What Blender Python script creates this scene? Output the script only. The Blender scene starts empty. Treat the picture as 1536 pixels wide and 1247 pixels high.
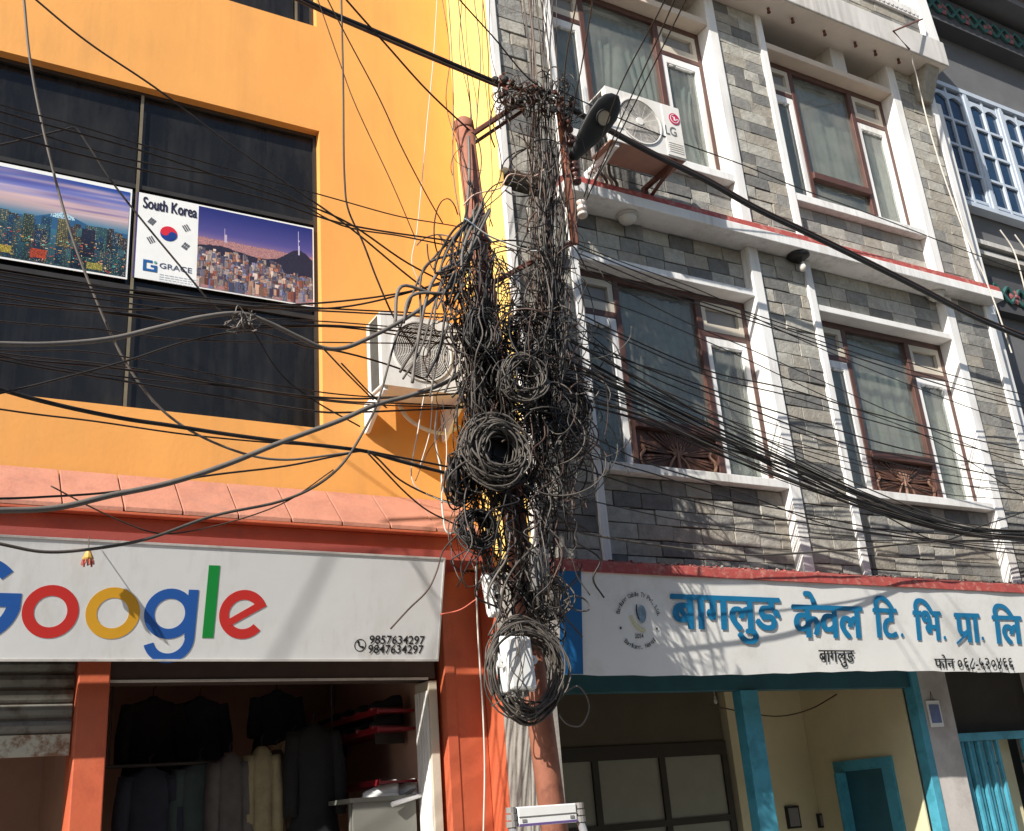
import bpy, math, random
import numpy as np
from mathutils import Vector, Matrix
random.seed(7)
SC = bpy.context.scene
COL = SC.collection

# ------------------------------------------------------------------ camera, sky, sun, exposure
YAW, PITCH, ROLL, FPX, CAMZ = math.radians(31.0), math.radians(20.74), math.radians(-4.66), 1580.0, 1.6
_f = np.array([math.sin(YAW)*math.cos(PITCH), math.cos(YAW)*math.cos(PITCH), math.sin(PITCH)])
_r = np.array([math.cos(YAW), -math.sin(YAW), 0.0]); _u = np.cross(_r, _f)
CR = _r*math.cos(ROLL) + _u*math.sin(ROLL)
CU = -_r*math.sin(ROLL) + _u*math.cos(ROLL)
CF = _f
cam_data = bpy.data.cameras.new('camera')
cam = bpy.data.objects.new('camera', cam_data); COL.objects.link(cam)
cam_data.sensor_width = 36.0; cam_data.lens = FPX/1536*36.0
cam_data.clip_start = .05; cam_data.clip_end = 600
m = Matrix.Identity(4)
for i in range(3):
    m[i][0] = CR[i]; m[i][1] = CU[i]; m[i][2] = -CF[i]
m[2][3] = CAMZ
cam.matrix_world = m
SC.camera = cam
SUN = Vector((2.0, 1.0, -1.6)).normalized()          # the way the light travels
world = bpy.data.worlds.new('World'); SC.world = world; world.use_nodes = True
nt = world.node_tree
sky = nt.nodes.new('ShaderNodeTexSky'); sky.sky_type = 'NISHITA'; sky.sun_disc = False
sky.sun_elevation = math.asin(-SUN.z); sky.sun_rotation = math.atan2(-SUN.x, -SUN.y)
nt.links.new(sky.outputs[0], nt.nodes['Background'].inputs[0])
nt.nodes['Background'].inputs[1].default_value = 0.09
sl = bpy.data.lights.new('sun', 'SUN'); sl.energy = 5.0; sl.angle = math.radians(.53); sl.color = (1, .94, .85)
so = bpy.data.objects.new('sun', sl); COL.objects.link(so)
so.rotation_euler = SUN.to_track_quat('-Z', 'Y').to_euler(); so.location = (-20, -10, 20)
SC.view_settings.view_transform = 'Standard'; SC.view_settings.look = 'None'
SC.view_settings.exposure = 0.62; SC.view_settings.gamma = 1.0; SC.view_settings.use_curve_mapping = False

# ------------------------------------------------------------------ measuring: a pixel of the photograph as a point on a plane of the street
def ray(x, y):
    return CR*(x-768) - CU*(y-623.5) + CF*FPX
def at(x, y, Y):
    d = ray(x, y); d = d*(Y/d[1]); return Vector((d[0], d[1], d[2]+CAMZ))
def atX(x, y, X):
    d = ray(x, y); d = d*(X/d[0]); return Vector((d[0], d[1], d[2]+CAMZ))
class Plane:
    """A flat board: origin, right U, up V, outward N."""
    def __init__(s, o, U, V):
        s.o = Vector(o); s.U = Vector(U).normalized(); s.V = Vector(V).normalized(); s.N = s.U.cross(s.V)
    def p(s, u, v, d=0.0): return s.o + s.U*u + s.V*v + s.N*d
    def uv(s, x, y):
        d = Vector(ray(x, y)); c = Vector((0, 0, CAMZ))
        t = (s.o-c).dot(s.N)/d.dot(s.N); q = c+d*t-s.o
        return q.dot(s.U), q.dot(s.V)

# ------------------------------------------------------------------ materials
MATS = {}
def srgb(r, g, b):
    f = lambda c: (c/255/12.92 if c/255 <= .04045 else ((c/255+.055)/1.055)**2.4)
    return (f(r), f(g), f(b))
def mat(name, col, rough=.6, var=.15, scale=3.0, bump=0.0, bscale=60.0, metal=0.0, spec=.5, streak=1.0, dirt=None, dirt_amt=0.0, dirt_scale=1.2, dirt_edge=.12, runs=None):
    if name in MATS: return MATS[name]
    M = bpy.data.materials.new(name); M.use_nodes = True; t = M.node_tree; N = t.nodes; L = t.links
    b = N['Principled BSDF']; b.inputs['Roughness'].default_value = rough; b.inputs['Metallic'].default_value = metal
    b.inputs['Specular IOR Level'].default_value = spec
    g = N.new('ShaderNodeNewGeometry'); mp = N.new('ShaderNodeMapping'); L.new(g.outputs['Position'], mp.inputs[0])
    mp.inputs['Scale'].default_value = (scale, scale, scale*streak)
    n = N.new('ShaderNodeTexNoise'); n.inputs['Scale'].default_value = 1.0; n.inputs['Detail'].default_value = 7; n.inputs['Roughness'].default_value = .62
    L.new(mp.outputs[0], n.inputs['Vector'])
    r = N.new('ShaderNodeValToRGB'); L.new(n.outputs[0], r.inputs[0])
    r.color_ramp.elements[0].position = .3; r.color_ramp.elements[1].position = .7
    r.color_ramp.elements[0].color = (*[c*(1-var) for c in col], 1); r.color_ramp.elements[1].color = (*[min(1, c*(1+var)) for c in col], 1)
    out = r.outputs[0]
    if dirt:
        n2 = N.new('ShaderNodeTexNoise'); n2.inputs['Scale'].default_value = dirt_scale; n2.inputs['Detail'].default_value = 9; n2.inputs['Roughness'].default_value = .7
        mp2 = N.new('ShaderNodeMapping'); L.new(g.outputs['Position'], mp2.inputs[0]); mp2.inputs['Scale'].default_value = (1, 1, streak if streak < 1 else 1); mp2.inputs['Location'].default_value = (3.1, 1.7, 5.3)
        L.new(mp2.outputs[0], n2.inputs['Vector'])
        r2 = N.new('ShaderNodeValToRGB'); L.new(n2.outputs[0], r2.inputs[0])
        r2.color_ramp.elements[0].position = .5; r2.color_ramp.elements[1].position = .5+dirt_edge
        r2.color_ramp.elements[0].color = (0, 0, 0, 1); r2.color_ramp.elements[1].color = (dirt_amt,)*3+(1,)
        mx = N.new('ShaderNodeMixRGB'); L.new(r2.outputs[0], mx.inputs[0]); L.new(out, mx.inputs[1]); mx.inputs[2].default_value = (*dirt, 1)
        out = mx.outputs[0]
    if runs:                                          # rain marks: colour, strength, fineness
        n4 = N.new('ShaderNodeTexNoise'); n4.inputs['Scale'].default_value = 1.0; n4.inputs['Detail'].default_value = 6; n4.inputs['Roughness'].default_value = .65
        mp4 = N.new('ShaderNodeMapping'); L.new(g.outputs['Position'], mp4.inputs[0]); mp4.inputs['Scale'].default_value = (runs[2], runs[2], runs[2]*.045)
        L.new(mp4.outputs[0], n4.inputs['Vector'])
        n5 = N.new('ShaderNodeTexNoise'); n5.inputs['Scale'].default_value = 1.3; n5.inputs['Detail'].default_value = 4; L.new(g.outputs['Position'], n5.inputs['Vector'])
        ml = N.new('ShaderNodeMath'); ml.operation = 'MULTIPLY'; L.new(n4.outputs[0], ml.inputs[0]); L.new(n5.outputs[0], ml.inputs[1])
        r4 = N.new('ShaderNodeValToRGB'); L.new(ml.outputs[0], r4.inputs[0])
        r4.color_ramp.elements[0].position = .25; r4.color_ramp.elements[1].position = .42
        r4.color_ramp.elements[0].color = (0, 0, 0, 1); r4.color_ramp.elements[1].color = (runs[1],)*3+(1,)
        mx4 = N.new('ShaderNodeMixRGB'); L.new(r4.outputs[0], mx4.inputs[0]); L.new(out, mx4.inputs[1]); mx4.inputs[2].default_value = (*runs[0], 1)
        out = mx4.outputs[0]
    L.new(out, b.inputs['Base Color'])
    if bump:
        n3 = N.new('ShaderNodeTexNoise'); n3.inputs['Scale'].default_value = bscale; n3.inputs['Detail'].default_value = 5
        L.new(g.outputs['Position'], n3.inputs['Vector'])
        bp = N.new('ShaderNodeBump'); bp.inputs['Strength'].default_value = bump; bp.inputs['Distance'].default_value = .01
        L.new(n3.outputs[0], bp.inputs['Height']); L.new(bp.outputs[0], b.inputs['Normal'])
    MATS[name] = M; return M
def print_mat(name, rough=.35):
    M = bpy.data.materials.new(name); M.use_nodes = True; t = M.node_tree
    a = t.nodes.new('ShaderNodeVertexColor'); a.layer_name = 'print'
    b = t.nodes['Principled BSDF']; b.inputs['Roughness'].default_value = rough
    t.links.new(a.outputs[0], b.inputs['Base Color']); MATS[name] = M; return M
def glass_mat(name, tint, mix, rough=.03):
    """Window glass: mostly clear with a mirror-like surface."""
    M = bpy.data.materials.new(name); M.use_nodes = True; t = M.node_tree; N = t.nodes; L = t.links
    N.remove(N['Principled BSDF']); o = N['Material Output']
    tr = N.new('ShaderNodeBsdfTransparent'); tr.inputs[0].default_value = (*tint, 1)
    gl = N.new('ShaderNodeBsdfGlossy'); gl.inputs['Roughness'].default_value = rough; gl.inputs[0].default_value = (.9, .95, 1, 1)
    lw = N.new('ShaderNodeLayerWeight'); pw_ = N.new('ShaderNodeMath'); pw_.operation = 'POWER'; pw_.inputs[1].default_value = 4.0; L.new(lw.outputs['Facing'], pw_.inputs[0])
    ad = N.new('ShaderNodeMath'); ad.operation = 'MULTIPLY_ADD'; ad.inputs[1].default_value = .75; ad.inputs[2].default_value = mix; L.new(pw_.outputs[0], ad.inputs[0])
    mx = N.new('ShaderNodeMixShader'); L.new(ad.outputs[0], mx.inputs[0]); L.new(tr.outputs[0], mx.inputs[1]); L.new(gl.outputs[0], mx.inputs[2])
    df = N.new('ShaderNodeBsdfDiffuse'); df.inputs[0].default_value = (.33, .33, .30, 1)          # film of street dust
    ng = N.new('ShaderNodeTexNoise'); ng.inputs['Scale'].default_value = 4.0; ng.inputs['Detail'].default_value = 8; gp = N.new('ShaderNodeNewGeometry'); L.new(gp.outputs['Position'], ng.inputs['Vector'])
    mr = N.new('ShaderNodeMapRange'); L.new(ng.outputs[0], mr.inputs[0]); mr.inputs[1].default_value = .3; mr.inputs[2].default_value = .75; mr.inputs[3].default_value = .09; mr.inputs[4].default_value = .38
    m2 = N.new('ShaderNodeMixShader'); L.new(mr.outputs[0], m2.inputs[0]); L.new(mx.outputs[0], m2.inputs[1]); L.new(df.outputs[0], m2.inputs[2])
    L.new(m2.outputs[0], o.inputs[0]); MATS[name] = M; return M

orange = mat('orange_plaster', (.76, .35, .088), .78, .06, 1.3, .12, 28, dirt=(.64, .27, .06), dirt_amt=.5, dirt_scale=1.1, streak=.5, dirt_edge=.3, runs=((.52, .25, .08), .38, 7))
yellow = mat('yellow_plaster', (.82, .58, .17), .75, .05, 1.5, .12, 45)
pink = mat('pink_tile', (.46, .20, .135), .75, .10, 6, .25, 40, dirt=(.36, .15, .105), dirt_amt=.6, dirt_scale=4, runs=((.30, .16, .12), .5, 12))
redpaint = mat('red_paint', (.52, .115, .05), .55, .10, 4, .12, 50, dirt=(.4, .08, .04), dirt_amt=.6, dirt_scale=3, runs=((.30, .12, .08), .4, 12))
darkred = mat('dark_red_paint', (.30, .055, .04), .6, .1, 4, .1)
blackglass = mat('black_glass', (.010, .010, .010), .16, .3, 3, 0, spec=.36, dirt=(.050, .046, .040), dirt_amt=.9, dirt_scale=1.5, streak=.3, dirt_edge=.35, runs=((.075, .070, .064), .28, 9))
darkframe = mat('dark_aluminium', (.05, .045, .04), .4, .2, 5, metal=.4)
goldedge = mat('brass_strip', (.30, .24, .15), .4, .2, 5, metal=.6)
signwhite = mat('sign_sheet', (.76, .77, .77), .45, .04, 1.2, .25, 3.5, dirt=(.62, .6, .55), dirt_amt=.4, dirt_scale=1.6, dirt_edge=.3, runs=((.50, .47, .42), .35, 16))
signcold = mat('flex_banner', (.80, .80, .77), .5, .04, 2, .05, 4, dirt=(.5, .48, .42), dirt_amt=.5, dirt_scale=4, dirt_edge=.3)
white = mat('white_paint', (.80, .79, .77), .6, .05, 3, .08, 50, dirt=(.50, .47, .42), dirt_amt=.5, dirt_scale=3, streak=.3, dirt_edge=.25, runs=((.36, .33, .29), .5, 16))
offwhite = mat('grey_white_paint', (.58, .56, .53), .65, .10, 3, .1, 40, dirt=(.32, .29, .25), dirt_amt=.7, dirt_scale=2.5, streak=.5, dirt_edge=.3, runs=((.25, .22, .19), .5, 14))
cream = mat('cream_paint', (.54, .48, .39), .6, .08, 4, .08)
beige = mat('beige_soffit', (.62, .52, .42), .7, .1, 3, .1)
mortar = mat('dark_mortar', (.18, .168, .148), .95, .2, 8, .3)
STONES = [mat('stone_pale', (.40, .385, .34), .9, .22, 14, .6, 45, dirt=(.3, .27, .22), dirt_amt=.5, dirt_scale=9),
          mat('stone_tan', (.32, .295, .25), .9, .22, 14, .6, 45, dirt=(.28, .24, .19), dirt_amt=.5, dirt_scale=9),
          mat('stone_grey', (.245, .24, .222), .9, .24, 14, .6, 45, dirt=(.22, .2, .18), dirt_amt=.5, dirt_scale=9),
          mat('stone_dark', (.155, .152, .145), .9, .24, 14, .6, 45, dirt=(.16, .15, .13), dirt_amt=.5, dirt_scale=9)]
redcurb = mat('worn_red_paint', (.36, .065, .055), .7, .18, 10, .3, 40, dirt=(.48, .24, .19), dirt_amt=.7, dirt_scale=14)
brown = mat('brown_wood', (.09, .040, .030), .5, .2, 8, .1)
carved = mat('carved_wood', (.10, .045, .028), .6, .3, 14, .2)
concrete = mat('raw_concrete', (.29, .275, .25), .9, .2, 3, .35, 30, dirt=(.16, .15, .14), dirt_amt=.8, dirt_scale=2.2, dirt_edge=.25)
curtain = mat('curtain_green', (.36, .37, .33), .9, .16, 5, .1)
curtain2 = mat('curtain_sage', (.42, .42, .36), .9, .16, 3, .1)
curtain3 = mat('curtain_blue_grey', (.30, .33, .31), .9, .18, 4, .1)
darkroom = mat('dark_room', (.05, .045, .04), .9, .2, 2)  # near black backing: darkness of the unlit spaces behind is put into the colour
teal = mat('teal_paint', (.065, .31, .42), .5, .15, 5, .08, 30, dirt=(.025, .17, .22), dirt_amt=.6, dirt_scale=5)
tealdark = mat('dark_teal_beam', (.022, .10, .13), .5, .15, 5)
olive = mat('olive_yellow_wall', (.62, .56, .36), .8, .08, 2, .08)
frosted = mat('frosted_glass', (.28, .28, .22), .5, .08, 6)
rust = mat('rusty_steel', (.30, .115, .07), .7, .18, 9, .15, 60, dirt=(.17, .06, .04), dirt_amt=.7, dirt_scale=8)
rustdark = mat('dark_rust', (.13, .045, .03), .75, .25, 12, .2)
cblack = mat('black_cable', (.022, .020, .019), .5, .3, 9, spec=.4)
cdust = mat('dusty_cable', (.080, .070, .060), .6, .3, 9)
cbrown = mat('brown_cable', (.06, .032, .022), .6, .3, 9)
cgrey = mat('grey_cable', (.14, .125, .11), .6, .2, 9)
cwhite = mat('white_cable', (.62, .58, .52), .6, .1, 9)
cblue = mat('pale_blue_cable', (.30, .42, .55), .5, .1, 9)
plastic = mat('white_plastic', (.78, .79, .78), .4, .04, 6)
greyplastic = mat('grey_plastic', (.22, .21, .2), .5, .1, 6)
blackplastic = mat('black_plastic', (.015, .015, .016), .55, .3, 6)
acwhite = mat('cooler_casing', (.74, .72, .68), .45, .05, 4, dirt=(.50, .45, .38), dirt_amt=.7, dirt_scale=3, dirt_edge=.3, runs=((.36, .30, .24), .6, 20))
acdark = mat('cooler_dark_coil', (.05, .06, .06), .6, .2, 20)
acblade = mat('fan_blade', (.42, .37, .33), .5, .1, 4)
acbase = mat('cooler_rust_base', (.36, .20, .15), .7, .15, 6)
alu = mat('aluminium', (.62, .63, .66), .32, .06, 8, metal=.7)
ceramic = mat('brown_ceramic', (.07, .03, .025), .3, .3, 9)
ceramicw = mat('white_ceramic', (.62, .55, .5), .3, .1, 9)
lens = mat('lamp_lens', (.42, .36, .27), .25, .1, 20)
lampglass = mat('lamp_opal_glass', (.62, .60, .55), .35, .08, 5)
ink = mat('black_ink', (.015, .015, .017), .5, 0)
gblue = mat('blue_print', srgb(38, 92, 170), .45, .03); gred = mat('red_print', srgb(205, 52, 48), .45, .03)
gyel = mat('yellow_print', srgb(222, 165, 45), .45, .03); ggrn = mat('green_print', srgb(22, 142, 62), .45, .03)
devblue = mat('cyan_blue_print', srgb(24, 118, 165), .5, .06)
bluepanel = mat('blue_panel', srgb(20, 96, 152), .5, .06)
magenta = mat('magenta_print', (.50, .02, .09), .4, 0)
asphalt = mat('asphalt', (.12, .115, .105), .9, .2, 6, .4, 60)
paving = mat('paving_concrete', (.34, .33, .30), .9, .15, 4, .3, 40)
shopwall = mat('shop_inner_wall', (.44, .28, .21), .8, .12, 2, .1)
shutterm = mat('shutter_steel', (.20, .20, .18), .55, .15, 5, metal=.2, dirt=(.08, .06, .04), dirt_amt=.8, dirt_scale=5)
nbrblue = mat('pale_blue_paint', (.46, .52, .60), .55, .08, 4)
nbrwall = mat('dark_grey_plaster', (.12, .12, .125), .8, .12, 3, .15)
nbrpane = mat('blue_glass', (.015, .04, .085), .08, .3, 3, spec=.6)
turq = mat('turquoise_relief', (.02, .085, .075), .6, .1); pinkflower = mat('pink_relief', (.25, .075, .08), .6, .1)
rooftile = mat('pink_roof_tile', (.50, .32, .28), .7, .12, 8)
glass = glass_mat('window_glass', (.90, .93, .91), .04)

# ------------------------------------------------------------------ mesh helpers
def tag(o, label=None, cat=None, group=None, kind=None):
    if label: o['label'] = label
    if cat: o['category'] = cat
    if group: o['group'] = group
    if kind: o['kind'] = kind
    return o
def empty(name, loc, label=None, cat=None, group=None, kind=None):
    o = bpy.data.objects.new(name, None); COL.objects.link(o); o.location = loc; o.empty_display_size = .1
    return tag(o, label, cat, group, kind)
def wloc(o):
    v = Vector((0, 0, 0))
    while o is not None: v += o.location; o = o.parent
    return v
class MB:
    def __init__(s): s.v = []; s.f = []; s.mi = []
    def face(s, idx, m=0): s.f.append(idx); s.mi.append(m)
    def hexa(s, p, m=0):
        """Eight corners: bottom ring then top ring."""
        b = len(s.v); s.v += [tuple(q) for q in p]
        for q in ((0, 3, 2, 1), (4, 5, 6, 7), (0, 1, 5, 4), (1, 2, 6, 5), (2, 3, 7, 6), (3, 0, 4, 7)): s.face([b+i for i in q], m)
        return s
    def box(s, x0, x1, y0, y1, z0, z1, m=0):
        return s.hexa([(x0, y0, z0), (x1, y0, z0), (x1, y1, z0), (x0, y1, z0), (x0, y0, z1), (x1, y0, z1), (x1, y1, z1), (x0, y1, z1)], m)
    def pbox(s, P, u0, u1, v0, v1, d0, d1, m=0):
        return s.hexa([P.p(u0, v0, d1), P.p(u1, v0, d1), P.p(u1, v0, d0), P.p(u0, v0, d0), P.p(u0, v1, d1), P.p(u1, v1, d1), P.p(u1, v1, d0), P.p(u0, v1, d0)], m)
    def prism(s, poly, off, m=0):
        """A closed polygon swept along off."""
        b = len(s.v); n = len(poly); off = Vector(off)
        s.v += [tuple(q) for q in poly] + [tuple(Vector(q)+off) for q in poly]
        s.face(list(range(b, b+n))[::-1], m); s.face(list(range(b+n, b+2*n)), m)
        for i in range(n): j = (i+1) % n; s.face([b+i, b+j, b+n+j, b+n+i], m)
        return s
    def tube(s, pts, r, n=5, m=0, closed=False, caps=True):
        pts = [Vector(p) for p in pts]; k = len(pts)
        if k < 2: return s
        rs = r if isinstance(r, (list, tuple)) else [r]*k
        T = []
        for i in range(k):
            a = pts[(i-1) % k] if closed or i > 0 else pts[i]; c = pts[(i+1) % k] if closed or i < k-1 else pts[i]
            d = c-a; T.append(d.normalized() if d.length > 1e-9 else Vector((0, 0, 1)))
        up = Vector((0, 0, 1)) if abs(T[0].z) < .9 else Vector((1, 0, 0))
        nrm = (up - T[0]*up.dot(T[0])).normalized(); b = len(s.v)
        for i in range(k):
            nrm = nrm - T[i]*nrm.dot(T[i])
            nrm = nrm.normalized() if nrm.length > 1e-6 else T[i].orthogonal().normalized()
            bn = T[i].cross(nrm)
            for j in range(n):
                a = 2*math.pi*j/n; s.v.append(tuple(pts[i] + (nrm*math.cos(a)+bn*math.sin(a))*rs[i]))
        for i in range(k if closed else k-1):
            i2 = (i+1) % k
            for j in range(n): j2 = (j+1) % n; s.face([b+i*n+j, b+i*n+j2, b+i2*n+j2, b+i2*n+j], m)
        if not closed and caps:
            s.face([b+j for j in range(n)][::-1], m); s.face([b+(k-1)*n+j for j in range(n)], m)
        return s
    def loft(s, rings, m=0):
        """Rings of equal count, capped."""
        b = len(s.v); n = len(rings[0])
        for r in rings: s.v += [tuple(q) for q in r]
        for i in range(len(rings)-1):
            for j in range(n): j2 = (j+1) % n; s.face([b+i*n+j, b+i*n+j2, b+(i+1)*n+j2, b+(i+1)*n+j], m)
        s.face([b+j for j in range(n)][::-1], m); s.face([b+(len(rings)-1)*n+j for j in range(n)], m)
        return s
    def lathe(s, prof, o, axis, n=16, m=0):
        """(radius, height) pairs turned about axis at o."""
        A = Vector(axis).normalized(); X = A.orthogonal().normalized(); Yv = A.cross(X); o = Vector(o)
        return s.loft([[o + A*h + (X*math.cos(2*math.pi*j/n)+Yv*math.sin(2*math.pi*j/n))*max(r, 1e-4) for j in range(n)] for r, h in prof], m)
    def arc(s, P, cu, cv, r0, r1, a0, a1, d0, d1, n=24, m=0, su=1.0):
        """A flat ring segment with thickness on plane P (degrees)."""
        for i in range(n):
            a = math.radians(a0+(a1-a0)*i/n); c = math.radians(a0+(a1-a0)*(i+1)/n)
            q = [(cu+r*math.cos(t)*su, cv+r*math.sin(t)) for r, t in ((r0, a), (r1, a), (r1, c), (r0, c))]
            s.hexa([P.p(u, v, d0) for u, v in q] + [P.p(u, v, d1) for u, v in q], m)
        return s
    def disc(s, P, cu, cv, r, d0, d1, n=24, m=0, a0=0, a1=360, su=1.0):
        pts = [(cu+r*math.cos(math.radians(a0+(a1-a0)*i/n))*su, cv+r*math.sin(math.radians(a0+(a1-a0)*i/n))) for i in range(n if a1-a0 == 360 else n+1)]
        return s.prism([P.p(u, v, d0) for u, v in pts], P.N*(d1-d0), m)
    def build(s, name, mats, parent=None, smooth=False, bevel=0.0, loc=None, label=None, cat=None, group=None, kind=None):
        if not isinstance(mats, (list, tuple)): mats = [mats]
        v = np.array(s.v, dtype=float)
        if parent is not None: base = np.array(wloc(parent))
        elif loc is not None: base = np.array(loc)
        else: base = np.array([(v[:, 0].min()+v[:, 0].max())/2, (v[:, 1].min()+v[:, 1].max())/2, v[:, 2].min()])
        child_base = base
        me = bpy.data.meshes.new(name); me.from_pydata([tuple(q) for q in (v-child_base)], [], s.f)
        for M in mats: me.materials.append(M)
        if len(mats) > 1: me.polygons.foreach_set('material_index', s.mi)
        if smooth: me.polygons.foreach_set('use_smooth', [True]*len(s.f))
        me.update()
        o = bpy.data.objects.new(name, me); COL.objects.link(o)
        if parent is not None: o.parent = parent
        else: o.location = base
        if bevel:
            bm_ = o.modifiers.new('bevel', 'BEVEL'); bm_.width = bevel; bm_.segments = 2; bm_.limit_method = 'ANGLE'
        return tag(o, label, cat, group, kind)
def B(name, mt, parent, x0, x1, y0, y1, z0, z1, bevel=0.0, **k):
    return MB().box(x0, x1, y0, y1, z0, z1).build(name, mt, parent, bevel=bevel, **k)
def catmull(pts, per=8):
    pts = [Vector(p) for p in pts]
    if len(pts) < 3: return [pts[0].lerp(pts[-1], i/per) for i in range(per+1)]
    P = [pts[0]*2-pts[1]] + pts + [pts[-1]*2-pts[-2]]; out = []
    for i in range(1, len(P)-2):                      # centripetal, so uneven spacing makes no kinks
        a, b, c, d = P[i-1:i+3]
        k1, k2, k3 = (max((q-p).length, 1e-5)**.5 for p, q in ((a, b), (b, c), (c, d)))
        m1 = ((b-a)/k1-(c-a)/(k1+k2)+(c-b)/k2)*k2; m2 = ((c-b)/k2-(d-b)/(k2+k3)+(d-c)/k3)*k2
        for k in range(per):
            t = k/per
            out.append(b*(2*t**3-3*t*t+1)+m1*(t**3-2*t*t+t)+c*(3*t*t-2*t**3)+m2*(t**3-t*t))
    out.append(pts[-1]); return out
def text_islands(s, offset=0.0):
    """The outline of a line of lettering as flat islands, unit size, plus its bounds."""
    c = bpy.data.curves.new('lettering', 'FONT'); c.body = s; c.size = 1.0; c.offset = offset; c.resolution_u = 5
    o = bpy.data.objects.new('lettering', c); COL.objects.link(o); bpy.context.view_layer.update()
    me = bpy.data.meshes.new_from_object(o.evaluated_get(bpy.context.evaluated_depsgraph_get()))
    V = [(v.co.x, v.co.y) for v in me.vertices]; F = [list(p.vertices) for p in me.polygons]
    bpy.data.objects.remove(o); bpy.data.curves.remove(c); bpy.data.meshes.remove(me)
    par = list(range(len(V)))
    def find(a):
        while par[a] != a: par[a] = par[par[a]]; a = par[a]
        return a
    for f in F:
        for k in f[1:]: par[find(k)] = find(f[0])
    ids = {}; isl = [ids.setdefault(find(i), len(ids)) for i in range(len(V))]
    return V, F, isl
def add_text(mb, s, P, u0, u1, v0, v1, d=.002, m=0, offset=0.0, bold=0.0):
    V, F, isl = text_islands(s, 0.0 if bold else offset)
    if bold:                                          # heavier strokes: the same outline laid down several times side by side
        n0 = len(V); k0 = max(isl)+1; V0, F0, I0 = list(V), list(F), list(isl); V, F, isl = [], [], []
        for q, (dx, dy) in enumerate(((-1, -.35), (-.5, .35), (0, -.2), (.5, .35), (1, -.35))):
            V += [(x+dx*bold, y+dy*bold) for x, y in V0]; F += [[i+q*n0 for i in f] for f in F0]; isl += [i*5+q for i in I0]
    xs = [v[0] for v in V]; ys = [v[1] for v in V]; ax, bx, ay, by = min(xs), max(xs), min(ys), max(ys)
    b = len(mb.v)
    for (x, y), k in zip(V, isl):
        u = u0+(x-ax)/(bx-ax)*(u1-u0); v = v0+(y-ay)/(by-ay)*(v1-v0)
        mb.v.append(tuple(P.p(u, v, d+(k % 20)*.00012)))
    for f in F: mb.face([b+i for i in f], m)
# ------------------------------------------------------------------ ground
MB().box(-60, 80, -60, 60, -.5, 0).build('road', asphalt, kind='structure', loc=(0, 0, 0))
MB().box(-30, 40, 4.3, 6.24, .002, .13).build('pavement', paving, kind='structure', loc=(0, 5, 0))

# ------------------------------------------------------------------ unseen houses opposite, added to block low sky and deepen the shade
def sky_blocker_house(x0, x1, y, h, m_, label):
    o = empty('sky_blocker_house', ((x0+x1)/2, y, 0), label, 'house', 'unseen houses added to block the sky')
    B('wall', m_, o, x0, x1, y-7, y, 0, h); B('roof_edge', concrete, o, x0-.1, x1+.1, y-7.1, y+.35, h+.001, h+.14)
    n = max(2, int((x1-x0)/2.2)); s_ = (x1-x0)/n
    for k in range(n):
        for f_ in range(3):
            x, z = x0+s_*(k+.5), .9+f_*2.9
            if z+1.5 > h: continue
            w_ = B('window', white if f_ else shutterm, o, x-.62, x+.62, y+.001, y+.05, z-.06, z+1.46); B('pane', blackglass, w_, x-.55, x+.55, y+.051, y+.056, z, z+1.4)
sky_blocker_house(-14, -4.2, -3.2, 6.2, offwhite, 'added unseen pale rendered house across the street, left of the photographer')
sky_blocker_house(-4.1, 4.6, -3.4, 6.2, nbrwall, 'added unseen dark rendered house across the street behind the photographer')
sky_blocker_house(4.7, 13.4, -3.2, 6.2, cream, 'added unseen cream rendered house across the street, right of the photographer')
sky_blocker_house(13.5, 24, -3.3, 6.2, concrete, 'added unseen bare concrete house across the street at the far right')

# ------------------------------------------------------------------ orange building
ob = empty('orange_building', (1, 7, 0), 'bright orange plastered building with black glass windows above a pink ledge', 'building')
w = MB(); Y0, Y1 = 7.0, 7.26
WX0, WX1, WZ0, WZ1 = -1.5, 2.565, 4.39, 7.036
UX0, UX1, UZ0, UZ1 = -1.5, 2.553, 8.115, 9.9
w.box(-4, 3.86, Y0, Y1, 3.40, WZ0); w.box(-4, WX0, Y0, Y1, WZ0, WZ1); w.box(WX1, 3.86, Y0, Y1, WZ0, WZ1)
w.box(-4, 3.86, Y0, Y1, WZ1, UZ0); w.box(-4, UX0, Y0, Y1, UZ0, UZ1); w.box(UX1, 3.86, Y0, Y1, UZ0, UZ1)
w.box(-4, 3.86, Y0, Y1, UZ1, 11.2)
w.build('wall', orange, ob)
MB().box(-4, 3.86, 7.27, 9.6, 3.40, 11.1).build('inner_wall', darkroom, ob)
# party wall face next to the stone building: yellow above, red below
MB().box(3.852, 3.89, 6.30, 6.998, 3.30, 11.2).build('side_wall', yellow, ob)

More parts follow.
